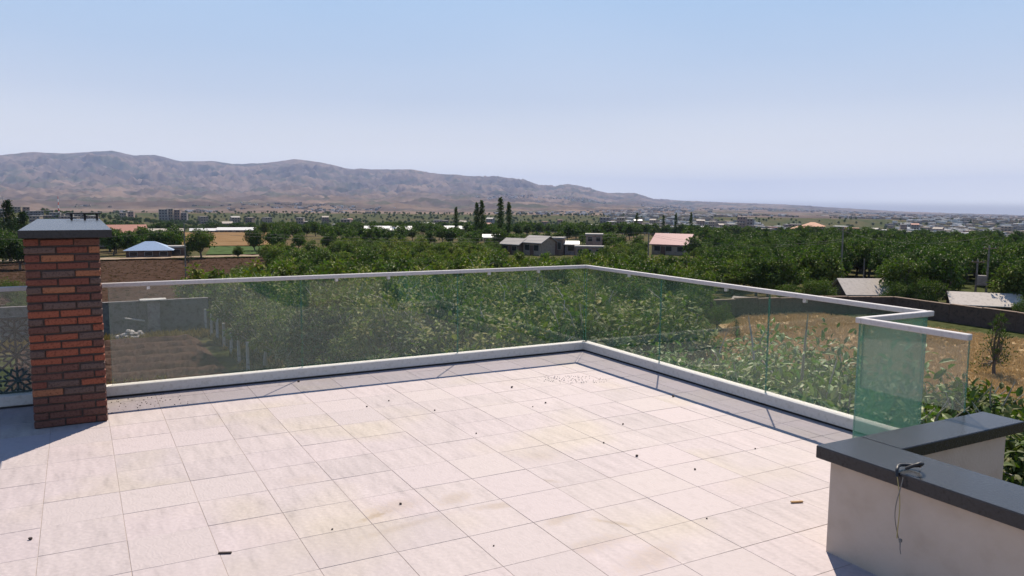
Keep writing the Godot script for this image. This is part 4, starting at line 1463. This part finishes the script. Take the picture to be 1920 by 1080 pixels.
	for s in side:
		for i in 10:
			var px := lerpf(s[1], s[2], (i + r.randf_range(0.1, 0.9)) / 10.0)
			var dist := r.randf_range(560.0, 980.0)
			var b: float = 28.842 + rad_to_deg(atan((px - 960.0) / 1488.0))
			var p := Vector2(dist * sin(deg_to_rad(b)), -dist * cos(deg_to_rad(b)))
			var w: String = walls[r.randi() % 5]
			var fl := 2 + r.randi() % 2
			building("town_house", "%s town house, %s from the left among those %s" % [words[w], ordinal(i), s[0]], "house", p, r.randf_range(-0.5, 0.5), r.randf_range(5, 10), 8.0, 2.7 * fl, w, "flat" if r.randf() < 0.7 else "gable", ["roof_grey", "roof_tan", "roof_tan", "roof_red", "roof_grey", "roof_white"][r.randi() % 6], 1.2, fl, 3, "houses of the town beyond the fields")
	# apartment blocks at the foot of the hills
	var k := 0
	for q in [[230, 980, 10], [243, 1000, 12], [306, 950, 15], [318, 955, 16], [330, 960, 15], [342, 965, 12], [562, 800, 9], [648, 700, 9], [1135, 760, 12], [1165, 750, 12], [1392, 800, 14], [1405, 820, 12]]:
		var b: float = 28.842 + rad_to_deg(atan((q[0] - 960.0) / 1488.0))
		var p := Vector2(q[1] * sin(deg_to_rad(b)), -q[1] * cos(deg_to_rad(b)))
		building("apartment_block", "pale apartment block at the foot of the hills, %s from the left" % ["first", "second", "third", "fourth", "fifth", "sixth", "seventh", "eighth", "ninth", "tenth", "eleventh", "twelfth"][k], "building", p, 0.2, 7.0 + (k % 3), 8.0, q[2], ["wall_beige", "wall_pink", "wall_grey"][k % 3], "flat", "roof_grey", 0, int(q[2] / 3.0), 3, "apartment blocks at the foot of the hills")
		k += 1
	# houses on the left hill
	k = 0
	for i in 26:
		var b := lerpf(-5.5, 1.4, (i + r.randf()) / 26.0)
		var dist := r.randf_range(640.0, 800.0)
		var p := Vector2(dist * sin(deg_to_rad(b)), -dist * cos(deg_to_rad(b)))
		var w: String = walls[r.randi() % 4]
		building("hill_house", "flat roofed %s house on the low hill, %s from the left" % [words[w], ordinal(i)], "house", p, r.randf_range(-0.4, 0.4), r.randf_range(4.5, 8), 6.0, r.randf_range(2.4, 4.6), w, "flat", "roof_grey", 0, 2, 3, "houses on the low hill at the left")
	# far villages as one mass of tiny houses
	var g := Geo.new()
	g.box(Vector3(0, 0.3, 0), Vector3(1, 1, 1))
	var spots := []
	for i in 7000:
		var b := r.randf_range(38.0, 64.0)
		var dist := r.randf_range(1700.0, 6200.0)
		if i % 6 == 0:
			b = r.randf_range(26.0, 36.0)
			dist = r.randf_range(4800.0, 6400.0)
		elif i % 6 == 1:
			b = r.randf_range(0.0, 40.0)
			dist = r.randf_range(1500.0, 2600.0)
		elif i % 6 > 3:
			b = r.randf_range(36.0, 64.0)
			dist = r.randf_range(560.0, 1900.0)
		if hn2.get_noise_2d(b * 90.0, dist * 0.7) < -0.1: continue
		spots.append([b, dist])
	for tone in 3:
		var mine := spots.filter(func(q): return int(q[1]) % 3 == tone)
		var mm := MultiMesh.new()
		mm.transform_format = MultiMesh.TRANSFORM_3D
		mm.mesh = g.mesh()
		mm.instance_count = mine.size()
		for i in mine.size():
			var q: Array = mine[i]
			var s := Vector3(r.randf_range(7, 16), r.randf_range(4, 9), r.randf_range(7, 16)) * (1.0 if q[1] > 2600.0 else 0.6)
			var a := deg_to_rad(q[0])
			mm.set_instance_transform(i, Transform3D(Basis(Vector3.UP, r.randf() * PI).scaled(s), Vector3(q[1] * sin(a), hill_y(q[0], q[1], ridge(q[0])) if q[1] > 1700.0 else gy(q[1] * sin(a), -q[1] * cos(a)), -q[1] * cos(a))))
		var o := MultiMeshInstance3D.new()
		o.multimesh = mm
		o.material_override = [M.roof_white, M.wall_beige, M.wall_grey][tone]
		o.name = numbered("distant_village")
		add_child(o)
		tag(o, "scattered tiny houses of distant villages on the hills", "village", "", "stuff")

func make_poles() -> void:
	pole("tall wooden utility pole at the edge of the brown field, left of the hedge", Vector2(10.566, -95.417), 6.1, 0.07, 0)
	pole("utility pole behind the right balustrade, nearest the corner", Vector2(56.208, -70.290), 5.6, 0.075, 1)
	pole("utility pole in front of the pale gabled shed", Vector2(65.789, -52.229), 6.6, 0.085, 1)
	pole("left pole of the pair carrying the transformer box", Vector2(67.165, -39.658), 4.2, 0.09, 1)
	pole("right pole of the pair carrying the transformer box", Vector2(67.556, -38.989), 5.4, 0.09, 1)
	pole("thin pole beside the gabled shed roof", Vector2(66.247, -50.003), 3.6, 0.06, 0)
	var g := Geo.new()
	var a := on(Vector2(67.165, -39.658), 2.4)
	var b := on(Vector2(67.556, -38.989), 2.4)
	g.box((a + b) / 2, Vector3(0.75, 0.85, 0.6), 0.03, Basis(Vector3.UP, -0.9))
	tag(part("transformer_box", g, M.wall_grey, self), "grey transformer box hung between two poles at the right", "transformer")
	var n := 0
	for w in [[Vector2(10.566, -95.417), Vector2(56.208, -70.290), 5.55], [Vector2(10.566, -95.417), Vector2(56.208, -70.290), 5.2], [Vector2(56.208, -70.290), Vector2(65.789, -52.229), 5.2], [Vector2(56.208, -70.290), Vector2(65.789, -52.229), 5.4], [Vector2(65.789, -52.229), Vector2(67.556, -38.989), 6.2], [Vector2(-15.413, -94.755), Vector2(10.566, -95.417), 5.5]]:
		g = Geo.new()
		var pts := []
		var rad := []
		for i in 17:
			var t := i / 16.0
			var p: Vector2 = w[0].lerp(w[1], t)
			var y: float = lerpf(gy(w[0].x, w[0].y), gy(w[1].x, w[1].y), t) + w[2] - 0.9 * 4.0 * t * (1.0 - t)
			pts.append(Vector3(p.x, y, p.y))
			rad.append(0.009)
		g.tube(pts, rad, 4, false)
		tag(part("power_wire", g, M.wall_grey, self), ["upper thin wire over the orchard between the left pole and the corner pole", "lower thin wire over the orchard between the left pole and the corner pole", "lower wire between the corner pole and the shed pole", "upper wire between the corner pole and the shed pole", "wire between the shed pole and the transformer poles", "wire leaving the left pole behind the brick pillar"][n], "wire")
		n += 1
	# masts
	g = Geo.new()
	var mp := on(Vector2(-12.676, -779.897))
	for k in 6:
		g.col = Color(0.6, 0.12, 0.1) if k % 2 else Color(0.75, 0.75, 0.75)
		g.tube([mp + Vector3(0, k * 2.6, 0), mp + Vector3(0, (k + 1) * 2.6, 0)], [0.55 - k * 0.06, 0.49 - k * 0.06], 4)
	tag(part("radio_mast", g, M.mast, self), "red and white radio mast on the low hill behind the pillar", "mast")
	g = Geo.new()
	g.col = Color(0.3, 0.3, 0.32)
	mp = on(Vector2(-37.553, -558.739))
	g.tube([mp, mp + Vector3(0, 20, 0)], [0.3, 0.15], 5)
	tag(part("antenna_mast", g, M.mast, self), "thin grey antenna mast at the left edge above the conifer", "mast")

func pole(label: String, p: Vector2, h: float, r: float, arms: int) -> void:
	var o := thing("utility_pole", label, "pole", on(p))
	var g := Geo.new()
	g.tube([Vector3(0, -0.5, 0), Vector3(0.02, h * 0.5, 0), Vector3(0, h, 0)], [r * 1.2, r, r * 0.75], 7)
	part("shaft", g, M.pole_concrete, o)
	for k in arms:
		g = Geo.new()
		g.box(Vector3(0, h - 0.25 - 0.6 * k, 0.05), Vector3(1.1, 0.07, 0.07), 0.01, Basis(Vector3.UP, -0.6))
		var arm := part("crossarm", g, M.wall_brown, o)
		for x in [-0.45, 0.0, 0.45]:
			g = Geo.new()
			g.tube([Basis(Vector3.UP, -0.6) * Vector3(x, 0, 0) + Vector3(0, h - 0.21 - 0.6 * k, 0.05), Basis(Vector3.UP, -0.6) * Vector3(x, 0, 0) + Vector3(0, h - 0.08 - 0.6 * k, 0.05)], [0.035, 0.025], 6)
			part("insulator", g, M.wall_white, arm)

# ---------------------------------------------------------------- sky
# clear summer sky: pale dust near the horizon, deepening to blue overhead, with the faintest veil of cirrus
func clear_sky() -> ImageTexture:
	var stops := [[-90.0, 0.2, 0.17, 0.14], [-1.0, 0.5, 0.49, 0.48], [0.0, 0.82, 0.8, 0.77], [4.0, 0.55, 0.57, 0.61], [7.0, 0.41, 0.47, 0.575], [10.0, 0.345, 0.435, 0.575], [14.0, 0.285, 0.405, 0.58], [25.0, 0.15, 0.265, 0.48], [45.0, 0.08, 0.16, 0.36], [90.0, 0.05, 0.105, 0.26]]
	var f := FastNoiseLite.new()
	f.seed = 88
	f.frequency = 1.4
	f.fractal_octaves = 4
	var w := 1024
	var h := 512
	var im := Image.create(w, h, false, Image.FORMAT_RGBF)
	for y in h:
		var e := 90.0 - (y + 0.5) / h * 180.0
		var c := Color.BLACK
		for i in stops.size() - 1:
			if e >= stops[i][0] and e <= stops[i + 1][0]:
				var t: float = (e - stops[i][0]) / (stops[i + 1][0] - stops[i][0])
				c = Color(lerpf(stops[i][1], stops[i + 1][1], t), lerpf(stops[i][2], stops[i + 1][2], t), lerpf(stops[i][3], stops[i + 1][3], t))
		for x in w:
			var k := 0.0
			if e > 0.0:
				var az := TAU * x / w
				var d := Vector3(cos(az) * cos(deg_to_rad(e)), sin(deg_to_rad(e)) * 3.5, sin(az) * cos(deg_to_rad(e)))
				k = f.get_noise_3dv(d) * 0.028
			im.set_pixel(x, y, Color(c.r + k, c.g + k * 0.75, c.b + k * 0.45))
	return ImageTexture.create_from_image(im)

# ---------------------------------------------------------------- build
func _ready() -> void:
	cam = Camera3D.new()
	cam.name = "camera"
	cam.fov = 40.09
	cam.near = 0.05
	cam.far = 30000.0
	cam.transform = Transform3D(Basis(Vector3.UP, deg_to_rad(-28.873)) * Basis(Vector3.RIGHT, deg_to_rad(-6.335)) * Basis(Vector3.BACK, deg_to_rad(0.511)), Vector3(0, EYE, 0))
	add_child(cam)
	cam.current = true
	var sky_mat := PanoramaSkyMaterial.new()
	sky_mat.panorama = clear_sky()
	var sky := Sky.new()
	sky.sky_material = sky_mat
	var env := Environment.new()
	env.background_mode = Environment.BG_SKY
	env.sky = sky
	env.tonemap_mode = Environment.TONE_MAPPER_LINEAR
	env.tonemap_exposure = 1.5
	env.sdfgi_enabled = true
	env.ssao_enabled = true
	env.ssil_enabled = true
	env.fog_enabled = true
	env.fog_density = 0.000064
	env.fog_light_color = Color(0.77, 0.845, 1.0)
	var we := WorldEnvironment.new()
	we.name = "world_environment"
	we.environment = env
	add_child(we)
	var sun := DirectionalLight3D.new()
	sun.name = "sun"
	sun.light_energy = 1.6
	sun.light_color = Color(1.0, 0.95, 0.88)
	sun.light_angular_distance = 0.5
	sun.shadow_enabled = true
	var to_sun := Vector3(0.654, 0.0, -0.757) * cos(deg_to_rad(52.0)) + Vector3(0, sin(deg_to_rad(52.0)), 0)
	sun.basis = Basis.looking_at(-to_sun, Vector3.UP)
	add_child(sun)
	rng.seed = 20
	make_materials()
	make_land()
	make_fields()
	make_terrace()
	make_garden()
	make_houses()
	make_poles()
	make_protos()
	make_plants()
	for list in protos.values():
		for o in list:
			o.free()
